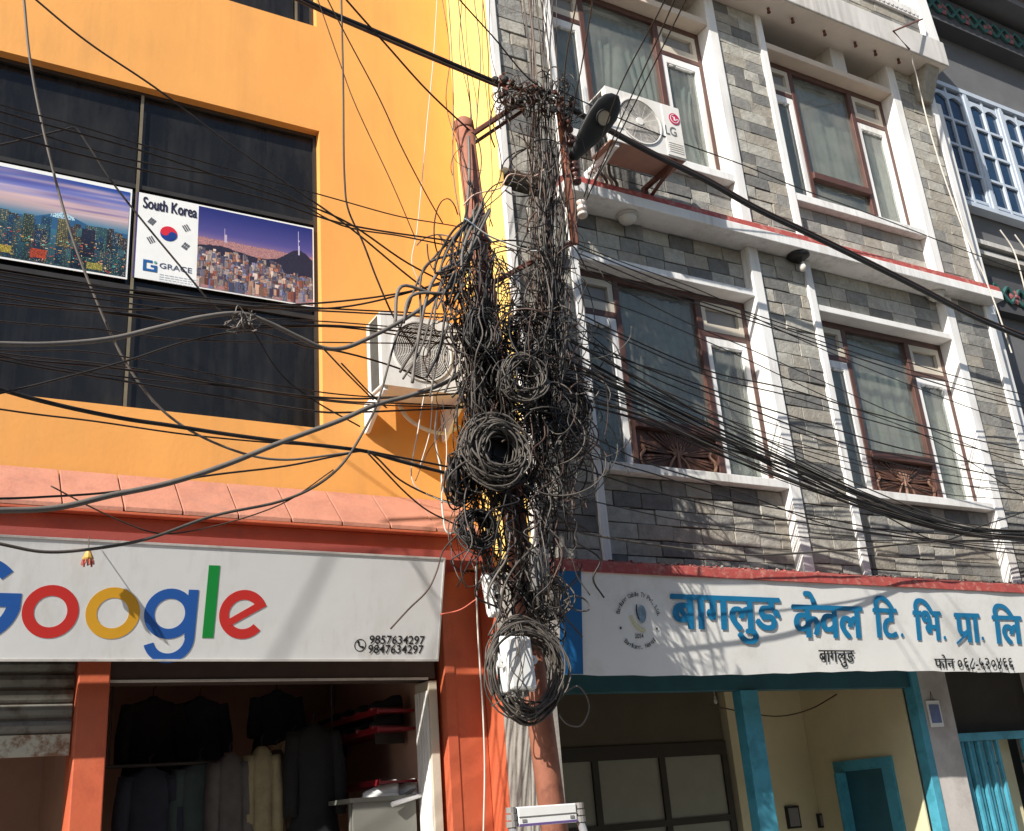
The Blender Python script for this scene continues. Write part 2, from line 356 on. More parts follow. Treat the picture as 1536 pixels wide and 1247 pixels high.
def dark_window(x0, x1, z0, z1, cols, rows):
    f = MB(); t = .03
    f.box(x0, x1, 7.075, 7.13, z0, z0+t); f.box(x0, x1, 7.075, 7.13, z1-t, z1)
    f.box(x0, x0+t, 7.075, 7.13, z0+t, z1-t); f.box(x1-t, x1, 7.075, 7.13, z0+t, z1-t)
    for z in rows[1:-1]: f.box(x0+t, x1-t, 7.08, 7.13, z-.018, z+.018)
    fo = f.build('window', darkframe, ob)
    for x in cols[1:-1]: B('mullion', goldedge, fo, x-.011, x+.011, 7.068, 7.074, z0+t, z1-t)
    for i in range(len(cols)-1):
        for j in range(len(rows)-1):
            g = MB(); e = [random.uniform(-.004, .004) for _ in range(3)]
            xa, xb, za, zb = cols[i]+.012, cols[i+1]-.012, rows[j]+.012, rows[j+1]-.012
            g.hexa([(xa, 7.10+e[0], za), (xb, 7.10+e[1], za), (xb, 7.12, za), (xa, 7.12, za), (xa, 7.10+e[2], zb), (xb, 7.10+e[1]+e[2]-e[0], zb), (xb, 7.12, zb), (xa, 7.12, zb)])
            g.build('pane', blackglass, fo)
    return fo
dark_window(WX0, WX1, WZ0, WZ1, [WX0, -.2, 1.165, WX1], [WZ0, 5.34, 6.19, WZ1])
dark_window(UX0, UX1, UZ0, UZ1, [UX0, -.2, 1.165, UX1-.16, UX1], [UZ0, UZ1])

# sloping pink ledge, tile by tile, over two red fascias
zt, yt, zn, yn = 3.90, 6.985, 3.585, 6.66
step = .36; x = .77-step*11
while x < 3.62:
    xa, xb = x+.004, min(x+step-.004, 3.675)
    j = random.uniform(-.006, .006)
    MB().hexa([(xa, yn+j, zn-.03), (xb, yn+j, zn-.03), (xb, yt, zt-.05), (xa, yt, zt-.05), (xa, yn+j, zn), (xb, yn+j, zn), (xb, yt, zt), (xa, yt, zt)]).build('ledge_tile', pink, ob, bevel=.004)
    x += step
z1 = at(505, 796, 6.68).z; z2 = at(505, 821, 6.74).z
B('fascia', redpaint, ob, -3.3, 3.66, 6.655, 6.99, zn-.012-(zn-z1)*.62, zn-.032, bevel=.004)
B('fascia', redpaint, ob, -3.3, 3.66, 6.72, 6.99, z2, zn-.014-(zn-z1)*.62, bevel=.004)
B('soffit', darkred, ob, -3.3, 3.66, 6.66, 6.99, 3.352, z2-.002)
# red pillars and shop shell
pxa, pxb = at(118, 1010, 7.12).x, at(166, 1010, 7.12).x
B('pillar', redpaint, ob, pxa, pxb, 7.12, 7.42, 0, 3.38, bevel=.008)
B('pillar', redpaint, ob, at(666, 1000, 7.10).x, 3.838, 7.10, 7.45, 0, 3.38, bevel=.006)
B('pillar_strip', redpaint, ob, at(666, 1000, 7.10).x+.002, at(681, 1000, 7.10).x, 7.092, 7.0985, 0, 3.38, bevel=.002)
B('red_side_wall', redpaint, ob, 3.84, 3.89, 6.86, 7.6, 0, 3.62, bevel=.004)
B('raw_side_wall', concrete, ob, 3.846, 3.89, 6.30, 6.858, 0, 3.29)
B('lintel', mat('brown_lintel', (.06, .038, .03), .8, .2, 5), ob, pxb+.002, 3.46, 7.16, 7.40, 2.585, 3.38)
B('lintel', darkframe, ob, -3, pxa-.002, 7.16, 7.40, 2.72, 3.38)
B('lintel_strip', offwhite, ob, pxb+.002, 3.40, 7.15, 7.158, 2.575, 2.592)
MB().box(-3.4, 3.84, 9.301, 9.4, 0, 3.38).box(pxb-.1, pxb, 7.43, 9.3, 0, 3.3).build('shop_wall', shopwall, ob)
B('right_shop_wall', shopwall, ob, 3.475, 3.836, 7.455, 9.3, 0, 3.3)
B('shop_ceiling', shopwall, ob, -3.4, 3.47, 7.42, 9.3, 2.95, 3.0)
B('shop_floor', asphalt, ob, -3.4, 3.47, 6.9, 9.3, .135, .15)
MB().box(-3.4, -3.3, 7.0, 9.3, 0, 3.38).build('end_wall', redpaint, ob)
B('door_jamb', cream, ob, 3.405, 3.472, 7.16, 7.40, .15, 2.57, bevel=.004)
for k in range(5):
    B('jamb_batten', white, ob, 3.398, 3.404, 7.18+k*.045, 7.215+k*.045, .15, 2.5)
# roller shutter, half down, slat by slat
sh = empty('roller_shutter', (-.5, 7.22, 2.1), 'grimy grey roller shutter half lowered beside the left red pillar', 'shutter')
zb = at(50, 1135, 7.2).z; zz = 2.74
prof = [(0, 0), (-.022, .018), (-.03, .045), (-.022, .072), (0, .088)]
while zz > zb+.16:
    poly = [(-3.0, 7.22+d, zz-.09+h) for d, h in prof] + [(-3.0, 7.235, zz-.09+.088), (-3.0, 7.235, zz-.09)]
    MB().prism(poly, (3.0+pxa-.012, 0, 0)).build('slat', shutterm, sh, smooth=False); zz -= .092
MB().box(-3.0, pxa-.012, 7.205, 7.235, zb, zz-.003).build('bottom_bar', mat('rusty_white_bar', (.50, .49, .40), .6, .1, 5, dirt=(.22, .11, .05), dirt_amt=.9, dirt_scale=5, dirt_edge=.08), sh)
MB().box(.1, .32, 7.185, 7.204, zb+.05, zb+.085).build('handle', rustdark, sh)

# ------------------------------------------------------------------ search-letter sign over the left shop, leaning out at the top
SP = Plane((3.302, 6.60, 3.335), (1, 0, 0), (0, -.19, .668))
sH = .695
sg = empty('shop_sign', (1, 6.8, 2.7), 'long grey white sign board with large multicoloured letters leaning under the pink ledge', 'sign')
MB().pbox(SP, -6.6, 0, -sH, 0, -.03, 0).build('board', signwhite, sg)
e = MB(); e.pbox(SP, -6.6, .012, -sH-.014, -sH-.001, -.035, .006); e.pbox(SP, .001, .012, -sH, 0, -.035, .006); e.pbox(SP, -6.6, .012, .001, .014, -.035, .006)
e.build('edge_trim', offwhite, sg)
def bb(x0, y0, x1, y1):
    a = [SP.uv(*q) for q in ((x0, (y0+y1)/2), (x1, (y0+y1)/2), ((x0+x1)/2, y0), ((x0+x1)/2, y1))]
    return a[0][0], a[1][0], a[3][1], a[2][1]
D0, D1 = .0008, .0018
def ring(px, col, th=.42):
    u0, u1, v0, v1 = bb(*px); ru, rv = (u1-u0)/2, (v1-v0)/2; R = rv
    MB().arc(SP, 0, 0, R*(1-th), R, 0, 360, D0, D1, 40).build
    mb = MB(); P2 = Plane(SP.p((u0+u1)/2, (v0+v1)/2), SP.U, SP.V)
    mb.arc(P2, 0, 0, R*(1-th), R, 0, 360, D0, D1, 40, su=ru/rv); return mb.build('letter', col, sg)
ring((32.5, 877.5, 118, 957.7), gred, .41)
ring((128, 881, 209.6, 958.7), gyel, .41)
u0, u1, v0, v1 = bb(332, 885, 399.7, 958.7); R = (v1-v0)/2; P2 = Plane(SP.p((u0+u1)/2-.005, (v0+v1)/2), SP.U, SP.V)
mb = MB().arc(P2, 0, 0, R*.60, R, 22, 320, D0, D1, 36)
a = math.radians(22)
mb.prism([P2.p(*q, D0+.0004) for q in ((-R*.62, -R*.22), (-R*.55, -R*.50), (R*math.cos(a)*1.02, R*math.sin(a)*1.0), (R*math.cos(a)*.80, R*.62))], SP.N*.0011)
mb.build('letter', gred, sg)
q = [SP.uv(*c) for c in ((315, 848), (331.5, 848), (318.5, 957), (301.4, 957))]
ua = (q[0][0]+q[3][0])/2; ub = (q[1][0]+q[2][0])/2
MB().pbox(SP, ua, ub, q[3][1], q[0][1], D0, D1).build('letter', ggrn, sg)
u0, u1, v0, v1 = bb(219, 883, 294, 958.7); R = (v1-v0)/2; P2 = Plane(SP.p((u0+u1)/2, (v0+v1)/2), SP.U, SP.V)
hw = (u1-u0)/2; mb = MB().arc(P2, -hw*.06, 0, R*.60, R, 0, 360, D0, D1, 36)
vt = bb(219, 975, 294, 993)[2]-(v0+v1)/2
mb.pbox(P2, hw-R*.38, hw+R*.02, vt+R*.95, R*.98, D0+.0004, D1+.0004)
mb.arc(P2, hw-R*.98, vt+R*.95, R*.62, R*1.0, 198, 360, D0+.0003, D1+.0003, 24)
mb.build('letter', gblue, sg)
c = SP.uv(-38, 899); R = (bb(0, 832, 10, 962)[3]-bb(0, 832, 10, 962)[2])/2; P2 = Plane(SP.p(*c), SP.U, SP.V)
mb = MB().arc(P2, 0, 0, R*.70, R, 42, 350, D0, D1, 44); mb.pbox(P2, R*.02, R*.98, -R*.16, R*.16, D0+.0003, D1+.0003)
mb.build('letter', gblue, sg)
def rect_text(P, s, px, mt, parent, name='lettering', offset=0.0, d=.002, bold=0.0):
    (x0, y0, x1, y1) = px; ym, xm = (y0+y1)/2, (x0+x1)/2
    a, b_ = P.uv(x0, ym)[0], P.uv(x1, ym)[0]; v1_, v0_ = P.uv(xm, y0)[1], P.uv(xm, y1)[1]
    mb = MB(); add_text(mb, s, P, a, b_, v0_, v1_, d, offset=offset, bold=bold); return mb.build(name, mt, parent)
rect_text(SP, '9857634297', (554, 953.5, 637, 966.5), ink, sg, 'phone_number', .012)
rect_text(SP, '9847634297', (552, 967.5, 635, 980.5), ink, sg, 'phone_number', .012)
c = SP.uv(540, 968); P2 = Plane(SP.p(*c), SP.U, SP.V); rr = .042
mb = MB().arc(P2, 0, 0, rr*.88, rr, 0, 360, D0, D1, 24)
mb.arc(P2, .012, .012, rr*.42, rr*.66, 165, 285, D0+.0003, D1, 8)
mb.disc(P2, -.014, .020, .009, D0+.0005, D1, 10); mb.disc(P2, .020, -.014, .009, D0+.0006, D1, 10)
mb.build('phone_symbol', ink, sg)
# small festive charm hanging at the sign's top edge
p = at(132, 838, 6.54); ch = empty('door_charm', p, 'small gold and red beaded charm hanging from the top of the grey white sign', 'charm')
MB().lathe([(.004, .06), (.012, .055), (.02, .03), (.034, 0), (.03, -.01), (0, -.012)], p, (0, 0, 1), 10).build('cap', mat('gold_trim', (.45, .28, .06), .35, .3, 40), ch)
mb = MB()
for k in range(9):
    a = 2*math.pi*k/9; mb.tube([p+Vector((math.cos(a)*.03, math.sin(a)*.03, -.01)), p+Vector((math.cos(a)*.034, math.sin(a)*.034, -.035-.01*(k % 2)))], .006, 5)
mb.build('bead_fringe', mat('red_beads', (.35, .07, .05), .4, .4, 60), ch)
MB().tube([p+Vector((0, 0, .06)), p+Vector((0, .03, .14))], .003, 4).build('cord', cbrown, ch)

# ------------------------------------------------------------------ posters on the black window (flat print)
prt = print_mat('poster_print')
def raster(name, x0, x1, z0, z1, Y, nx, nz, img, parent):
    """img: nz x nx x 3 (linear), row 0 at the bottom; a sheet of coloured cells."""
    xs = np.linspace(x0, x1, nx+1); zs = np.linspace(z0, z1, nz+1)
    base = np.array(wloc(parent))
    V = [(xx-base[0], Y-base[1], z_-base[2]) for z_ in zs for xx in xs]
    F = [(j*(nx+1)+i, j*(nx+1)+i+1, (j+1)*(nx+1)+i+1, (j+1)*(nx+1)+i) for j in range(nz) for i in range(nx)]
    me = bpy.data.meshes.new(name); me.from_pydata(V, [], F); me.materials.append(prt)
    ca = me.color_attributes.new('print', 'FLOAT_COLOR', 'CORNER')
    arr = np.ones((nz*nx, 4, 4), dtype=np.float32); arr[:, :, :3] = np.asarray(img, dtype=np.float32).reshape(-1, 1, 3)
    ca.data.foreach_set('color', arr.ravel()); me.update()
    o = bpy.data.objects.new(name, me); COL.objects.link(o); o.parent = parent; return o
def lin(a): a = np.asarray(a, dtype=float)/255; return np.where(a <= .04045, a/12.92, ((a+.055)/1.055)**2.4)
def lerp_rows(stops, nz):
    t = np.linspace(0, 1, nz); xs = [s[0] for s in stops]; return np.stack([np.interp(t, xs, [s[1][k] for s in stops]) for k in range(3)], 1)
def smooth1(n, rng, k):
    a = rng.random(n+2*k); return np.convolve(a, np.ones(k)/k, 'same')[k:k+n]
rng = np.random.default_rng(5)
def night_city(nx, nz):
    img = np.repeat(lerp_rows([(0, (40, 60, 70)), (.40, (60, 115, 140)), (.52, (90, 135, 165)), (.60, (175, 165, 175)), (.66, (210, 180, 180)), (.76, (165, 160, 205)), (.86, (105, 115, 190)), (1, (35, 75, 160))], nz)[:, None, :], nx, 1)
    yy, xx = np.mgrid[0:nz, 0:nx]/np.array([nz, nx]).reshape(2, 1, 1)
    for k in range(26):                                             # streaky dusk clouds
        cx, cy, sx, sy = rng.random(), .62+.36*rng.random(), .12+.2*rng.random(), .012+.02*rng.random()
        g = np.exp(-((xx-cx)/sx)**2-((yy-cy-.06*(xx-cx))/sy)**2)[..., None]*.55
        c_ = np.array([(80, 75, 150), (235, 205, 215), (240, 200, 190)][k % 3]); img = img*(1-g)+c_*g
    h = .49+.10*np.clip(1-np.abs(xx[0]-.66)*7.0, 0, 1)+.02*np.clip(1-np.abs(xx[0]-.68)*3, 0, 1)   # far snowy peak
    mask = (yy < h[None]) & (yy > .40); img[mask] = (50, 95, 135)
    snow = (yy < h[None]) & (yy > .535) & (np.abs(xx-.66) < .06); img[snow & (rng.random((nz, nx)) > .25)] = (190, 225, 240)
    def tower(cx, wdt, top, bot, lit, dens, hue):
        x0, x1 = int((cx-wdt/2)*nx), max(int((cx+wdt/2)*nx), int((cx-wdt/2)*nx)+2); z1_ = int(top*nz); z0_ = int(bot*nz)
        x0 = max(x0, 0); x1 = min(x1, nx)
        if x1 <= x0: return
        blk = np.array(hue)*(.7+.6*rng.random()); sub = np.tile(blk, (z1_-z0_, x1-x0, 1)).astype(float)
        m_ = rng.random(sub.shape[:2]) < dens*1.1; m_[::3] = False; m_[:, ::3] = False; sub *= np.linspace(.8, 1.25, sub.shape[0])[:, None, None]
        sub[m_] = np.array(lit)*(.35+.6*rng.random((m_.sum(), 1))); img[z0_:z1_, x0:x1] = sub
    for k in range(130):
        t = k/130; cx = rng.random(); top = (.50-.36*t)+.09*rng.random(); 
        if .08 < cx < .26 and t < .5: top -= .08
        hue = [(28, 48, 58), (24, 40, 60), (40, 60, 66), (48, 42, 44)][rng.integers(4)]
        lit = [(235, 205, 130), (120, 190, 170), (225, 235, 220), (90, 150, 170)][rng.integers(4)]
        tower(cx, 0.022+.04*rng.random(), max(top, .10), 0, lit, .16+.22*rng.random(), hue)
    tower(.10, .05, .56, .35, (230, 200, 120), .5, (70, 75, 60)); tower(.67, .055, .54, .22, (225, 200, 130), .55, (80, 85, 70))
    tower(.50, .05, .52, .2, (190, 190, 130), .4, (50, 70, 70)); tower(.80, .07, .47, .15, (150, 90, 110), .1, (28, 34, 50)); tower(.02, .06, .53, .3, (60, 80, 110), .1, (45, 65, 85))
    for k in range(260):
        x_, z_ = rng.integers(nx), int(rng.random()*.33*nz); c_ = [(250, 190, 90), (255, 240, 200), (235, 80, 60), (120, 220, 200), (250, 160, 140)][rng.integers(5)]
        img[z_:z_+1+rng.integers(2), x_:min(nx, x_+1+rng.integers(4))] = np.array(c_)*(.5+.5*rng.random())
    for a, b_, c0, c1, col in ((.33, .43, .05, .13, (220, 195, 80)), (.52, .60, .05, .15, (225, 90, 50)), (.02, .07, .02, .14, (215, 60, 60)), (.80, .88, .03, .10, (200, 190, 90))):
        sl_ = img[int(c0*nz):int(c1*nz), int(a*nx):int(b_*nx)]; sl_[:] = np.array(col)*(.45+.55*rng.random(sl_.shape[:2]+(1,)))
    cx = .205                                                         # lattice mast lit orange
    for z_ in range(int(.36*nz), int(.86*nz)):
        t = (z_/nz-.36)/.5; wd = max(.5, .038*nx*(1-t)**2.6)
        c_ = np.array((255, 205, 110))*(1-t)+np.array((235, 120, 90))*t if (z_//3) % 3 else np.array((235, 225, 215))
        a, b_ = int(cx*nx-wd), int(cx*nx+wd)+1; img[z_, a:b_] = c_*(.75+.3*rng.random((b_-a, 1)))
    return lin(np.clip(img, 0, 255))*.8
def hill_city(nx, nz):
    img = np.repeat(lerp_rows([(0, (120, 90, 100)), (.5, (200, 150, 150)), (.58, (150, 120, 160)), (.7, (88, 82, 150)), (1, (40, 48, 120))], nz)[:, None, :], nx, 1)
    yy, xx = np.mgrid[0:nz, 0:nx]/np.array([nz, nx]).reshape(2, 1, 1)
    far = .60+.03*smooth1(nx, rng, 9); m_ = (yy < far[None]); img[m_] = np.array((176, 130, 130))*(.75+.5*rng.random((m_.sum(), 1)))
    hl = .50+.03*np.sin(xx[0]*9)+.14*np.exp(-((xx[0]-.87)/.13)**2)+.02*smooth1(nx, rng, 5); m_ = (yy < hl[None]) & (yy > .25+.2*(xx < .1))
    img[m_] = np.array((48, 44, 62))*(.8+.4*rng.random((m_.sum(), 1)))
    for k in range(520):
        t = k/520; cx = rng.random(); top = (.47-.38*t)+.03*rng.random()-(.12*(cx > .72) if t < .35 else 0); wd = .012+.03*rng.random(); hh = .05+.10*rng.random()
        if top < .02: continue
        a, b_, c_, d_ = int((cx-wd/2)*nx), int((cx+wd/2)*nx)+1, int(max(0, top-hh)*nz), int(top*nz)+1
        col = np.array([(205, 160, 135), (225, 205, 195), (120, 125, 165), (85, 78, 100), (165, 95, 75), (150, 140, 150)][rng.integers(6)])*(.6+.5*rng.random())
        s_ = img[c_:d_, max(a, 0):b_]; s_[:] = col; w_ = rng.random(s_.shape[:2]) < .5; w_[::3] = False; w_[:, ::2] = False; s_[w_] = s_[w_]*.45+np.array([(70, 62, 82), (250, 225, 190)][rng.integers(2)])*.55; s_[:, -1:] = s_[:, -1:]*.6
    for z_ in range(int(.60*nz), int(.78*nz)): img[z_, int(.225*nx):int(.225*nx)+(5 if z_ < .70*nz else 1)] = (200, 185, 205)
    for z_ in range(int(.62*nz), int(.93*nz)): img[z_, int(.872*nx):int(.872*nx)+(3 if z_ < .74*nz or abs(z_-.80*nz) < 2 else 1)] = (215, 205, 235)
    return lin(np.clip(img, 0, 255))*.8
PY = 7.060
pl = empty('poster', (.4, PY, 5.38), 'photo poster of a dusk city with an orange mast, left on the black window', 'poster')
lx0, lx1, lz0, lz1 = -.22, 1.128, 5.39, 6.142
B('sheet', plastic, pl, lx0, lx1, PY, PY+.006, lz0, lz1)
raster('picture', lx0+.02, lx1-.014, lz0+.016, lz1-.03, PY-.002, 300, 162, night_city(300, 162), pl)
pr_ = empty('poster', (1.9, PY, 5.42), 'poster with a flag, big lettering and a hillside city photo on the black window', 'poster')
rx0, rx1, rz0, rz1, rxm = 1.176, 2.527, 5.418, 6.132, 1.615
B('sheet', plastic, pr_, rx0, rx1, PY, PY+.006, rz0, rz1)
B('edge_strip', mat('violet_edge', (.05, .03, .14), .5, .1), pr_, rx0-.012, rx0-.001, PY-.001, PY+.006, rz0, rz1)
raster('picture', rxm, rx1-.012, rz0+.012, rz1-.014, PY-.002, 230, 170, hill_city(230, 170), pr_)
PP = Plane((0, PY, 0), (1, 0, 0), (0, 0, 1))
rect_text(PP, 'South Korea', (214, 303, 296, 320), mat('navy_ink', (.012, .012, .04), .5, 0), pr_, 'title', bold=.035)
mbt = pr_.children[-1]
fu, fv = PP.uv(253, 351); P2 = Plane(PP.p(fu, fv), (1, 0, 0), (0, 0, 1)); r = .062
MB().disc(P2, 0, 0, r, .001, .0025, 30, a0=-20, a1=160).disc(P2, -r*.5*math.cos(math.radians(-20)), -r*.5*math.sin(math.radians(-20)), r*.5, .0012, .0028, 18).build('flag_disc', mat('flag_red', (.60, .02, .04), .4, 0), pr_)
MB().disc(P2, 0, 0, r, .001, .0024, 30, a0=160, a1=340).disc(P2, r*.5*math.cos(math.radians(-20)), r*.5*math.sin(math.radians(-20)), r*.5, .0014, .0033, 18).build('flag_disc', mat('flag_blue', (.01, .04, .22), .4, 0), pr_)
mb = MB()
for sx, sy, brk in ((-1, 1, (0, 0, 0)), (1, 1, (1, 0, 1)), (-1, -1, (0, 1, 0)), (1, -1, (1, 1, 1))):
    ang = math.atan2(-sx, sy*1.5) if True else 0
    cx, cy = sx*.125, sy*.078; dr = Vector((sx*.85, sy*.53)).normalized(); tn = Vector((-dr.y, dr.x))
    for k in range(3):
        o2 = Vector((cx, cy))+dr*(k-1)*.0165
        for s0, s1 in (((-1, -.08), (.08, 1)) if brk[k] else ((-1, 1),)):
            pts = [o2+tn*.026*s0-dr*.005, o2+tn*.026*s1-dr*.005, o2+tn*.026*s1+dr*.005, o2+tn*.026*s0+dr*.005]
            mb.prism([P2.p(*q_, .001) for q_ in pts], PP.N*.0015)
mb.build('flag_bars', mat('grey_ink', (.10, .10, .11), .5, 0), pr_)
logo = mat('logo_blue', (.015, .10, .30), .4, .05)
lu, lv = PP.uv(225, 399); P3 = Plane(PP.p(lu, lv), (1, 0, 0), (0, 0, 1)); mb = MB()
for a0_, a1_, b0_, b1_ in ((-.05, .015, .026, .045), (-.05, -.028, -.026, .025), (-.05, .05, -.045, -.0265), (.028, .05, -.026, .008), (.004, .0275, -.008, .008)): mb.pbox(P3, a0_, a1_, b0_, b1_, .001, .003)
mb.build('logo', logo, pr_)
MB().disc(P3, .036, .034, .011, .001, .003, 12).build('logo_dot', mat('logo_green', (.10, .33, .28), .4, 0), pr_)
rect_text(PP, 'GRACE', (239, 398.5, 288, 406.5), mat('slate_ink', (.06, .08, .14), .5, 0), pr_, 'lettering', .01)
mb = MB(); u0, v0 = PP.uv(239, 411)
for k in range(4):
    x_ = u0
    while x_ < u0+.26:
        l_ = random.uniform(.012, .035); mb.pbox(PP, x_, x_+l_, v0-.019*k-.006, v0-.019*k, .001, .0018); x_ += l_+.008
mb.build('small_print', mat('pale_ink', (.45, .50, .55), .5, .1), pr_)

# ------------------------------------------------------------------ goods in the left shop
def coat(x, y, zt_, w_, h_, col, label, flare=1.15):
    t = empty('hanging_garment', (x, y, zt_-h_), label, 'garment', 'garments hanging in the dark shop')
    rings = []
    for z_, hw_, hd_ in ((0, .03, .03), (-.02, .05, .04), (-.05, w_*.36, .06), (-.10, w_*.48, .08), (-.25, w_*.47, .09), (-.5*h_, w_*.44, .09), (-.8*h_, w_*.48*flare, .10), (-h_, w_*.5*flare, .10)):
        rings.append([Vector((x+hw_*math.cos(2*math.pi*k/14)*(1+.05*math.sin(k*5+z_*9)), y+hd_*math.sin(2*math.pi*k/14)*(1+.2*math.sin(k*3)), zt_+z_)) for k in range(14)])
    MB().loft(rings).build('body', col, t, smooth=True)
    MB().tube([(x, y, zt_-.01), (x, y, zt_+.06), (x+.02, y, zt_+.08)], .005, 5).build('hanger_hook', darkframe, t)
    for s_ in (-1, 1):
        MB().tube(catmull([(x+s_*w_*.40, y, zt_-.07), (x+s_*w_*.50, y-.02, zt_-.3), (x+s_*w_*.52, y-.03, zt_-h_*.62)], 4), [.065, .065, .06, .06, .06, .058, .055, .055, .05], 8).build('sleeve', col, t, smooth=True)
fab = {k: mat('cloth_'+k, c_, .9, .2, 10, .2, 90) for k, c_ in (('black', (.012, .012, .013)), ('tan', (.36, .27, .17)), ('khaki', (.30, .25, .14)), ('green', (.05, .075, .07)), ('brown', (.09, .055, .035)), ('navy', (.025, .03, .045)), ('grey', (.11, .10, .09)))}
for px, py, Yc, w_, h_, k, lab in ((440, 1105, 8.0, .34, 1.0, 'tan', 'light tan long coat hanging in the middle of the dark shop'), (392, 1120, 7.9, .20, .95, 'khaki', 'narrow khaki garment hanging left of the tan coat'),
        (470, 1085, 7.85, .36, 1.05, 'black', 'black coat hanging right of the tan coat'), (415, 1125, 7.95, .18, .9, 'brown', 'dark brown garment between the khaki and tan ones'),
        (345, 1130, 7.9, .24, .9, 'grey', 'grey brown garment left of the khaki one'), (300, 1140, 8.0, .34, .9, 'green', 'dark green jacket hanging low by the grey brown garment'),
        (230, 1045, 8.6, .42, .8, 'black', 'black jacket hung high at the left inside the dark shop'), (300, 1045, 8.7, .40, .7, 'navy', 'navy jacket hung high with a pale collar tag'),
        (415, 1035, 8.6, .38, .6, 'navy', 'navy jacket hung high above the tan coat'), (225, 1150, 8.0, .36, .9, 'navy', 'dark navy coat hanging low at the left of the shop')):
    p = at(px, py, Yc); coat(p.x, p.y, p.z, w_, h_, fab[k], lab)
zr = at(400, 1100, 7.95).z+.09
rl = MB().tube([(1.3, 7.95, 2.12), (3.0, 7.95, 2.12)], .012, 6).tube([(1.34, 7.95, 2.12), (1.34, 7.95, 2.95)], .008, 5).tube([(2.95, 7.95, 2.12), (2.95, 7.95, 2.95)], .008, 5)
tag(rl.build('clothes_rail', darkframe), 'thin metal clothes rail in the dark shop', 'rail')
redlac = mat('red_lacquer', (.22, .014, .022), .4, .15, 6)
for k, (za, xs) in enumerate(((at(600, 1078, 8.2).z, 8.2), (at(600, 1103, 8.2).z, 8.2), (at(530, 1180, 8.2).z, 8.2))):
    t = empty('wall_shelf', (3.0, 8.2, za), ['upper red edged shelf of shoes on the right wall of the dark shop', 'second red edged shelf of shoes under the upper one', 'low red edged shelf behind the white shoes'][k], 'shelf', 'red edged shelves in the shop')
    B('board', redlac, t, 3.15, 3.44, 7.5, 9.2, za-.02, za); B('edge_strip', redlac, t, 3.135, 3.149, 7.5, 9.2, za-.03, za+.012)
    for q_ in range(2): B('bracket', darkframe, t, 3.2, 3.44, 7.7+q_*1.2, 7.72+q_*1.2, za-.1, za-.021)
def shoe(x, y, z, ang, col, label, group):
    t = empty('shoe', (x, y, z), label, 'shoe', group); c_, s_ = math.cos(ang), math.sin(ang)
    def R(a, b_, h): return (x+a*c_-b_*s_, y+a*s_+b_*c_, z+h)
    up, so_ = [], []
    for a, hw_, h in ((-.13, .025, .085), (-.11, .036, .10), (-.05, .040, .095), (0, .042, .07), (.06, .046, .05), (.11, .040, .035), (.135, .02, .022)):
        up.append([R(a, hw_*math.cos(q_), .02+h*max(0, math.sin(q_))) for q_ in [math.pi*j/7 for j in range(8)]])
        so_.append([R(a, sx_*(hw_+.004), hz_) for sx_, hz_ in ((-1, 0), (1, 0), (1, .022), (-1, .022))])
    MB().loft(up).build('upper', col, t, smooth=True); MB().loft(so_).build('sole', plastic if col is not fab['black'] else redlac, t)
zs = at(590, 1195, 7.6).z
tb = empty('display_table', (3.2, 7.65, .15), 'low grey display table with white shoes by the right door jamb', 'table')
B('top', mat('grey_board', (.17, .17, .15), .6, .1), tb, 2.85, 3.38, 7.35, 8.3, zs-.03, zs)
B('front_panel', mat('grey_board', (.2, .2, .2)), tb, 2.88, 3.36, 7.37, 7.39, .15, zs-.031)
for xq, yq in ((2.87, 7.40), (3.34, 7.40), (2.87, 8.25), (3.34, 8.25)): B('leg', mat('grey_board', (.2,)*3), tb, xq, xq+.03, yq, yq+.03, .15, zs-.031)
for k, (px, py) in enumerate(((572, 1190), (600, 1188))):
    p = at(px, py, 7.62); shoe(p.x, 7.62, zs, 2.6, plastic, ['left white shoe on the low grey display table', 'right white shoe on the low grey display table'][k], 'white shoes on the table')
for k in range(10):
    sh_z = [at(600, 1078, 8.2).z, at(600, 1103, 8.2).z][k % 2]; shoe(3.26, 7.62+.30*(k//2), sh_z, math.pi+.1*(k % 3), fab['black'], 'black shoe with a red sole, '+['first', 'second', 'third', 'fourth', 'fifth'][k//2]+' from the front on the '+['upper', 'second'][k % 2]+' red edged shelf', 'black shoes on the red shelves')
bb_ = at(590, 1195, 7.33)
tag(MB().tube([at(588, 1207, 7.32), at(640, 1190, 7.36)], .018, 8).tube([at(592, 1201, 7.5), at(625, 1182, 7.55)], .014, 8).build('rolled_tube', alu), 'pale metal bar lying across the display table by the white shoes', 'bar')
# ------------------------------------------------------------------ stone fronted building
gb = empty('stone_building', (6.8, 6.4, 0), 'grey stone faced building with white fins and brown framed windows', 'building')
YF, YW = 6.25, 6.42
SL0, SL1, SLR = 6.383, 6.483, 6.556           # white slab, red edge
R0, R1 = 9.36, 9.70                            # balcony slab
CZ = 3.245                                     # red kerb above the shop sign
B('core_wall', darkroom, gb, 3.90, 9.93, 6.62, 9.6, 3.165, 11.5)
BAYS = [(4.52, 6.455), (7.245, 9.155)]
FINS = [(3.86, 3.93), (4.445, 4.52), (6.455, 6.575), (7.16, 7.245), (9.155, 9.285), (9.83, 9.93)]
FLO = [(CZ, SL0), (SLR, R0)]
for fa, fb in FINS:
    for za, zb_ in FLO: B('fin', white, gb, fa, fb, YF, 6.619, za+.001, zb_-.001, bevel=.006)
PAN = [(3.93, 4.445), (6.575, 7.16), (9.285, 9.83)]
STONE_ITEMS = []
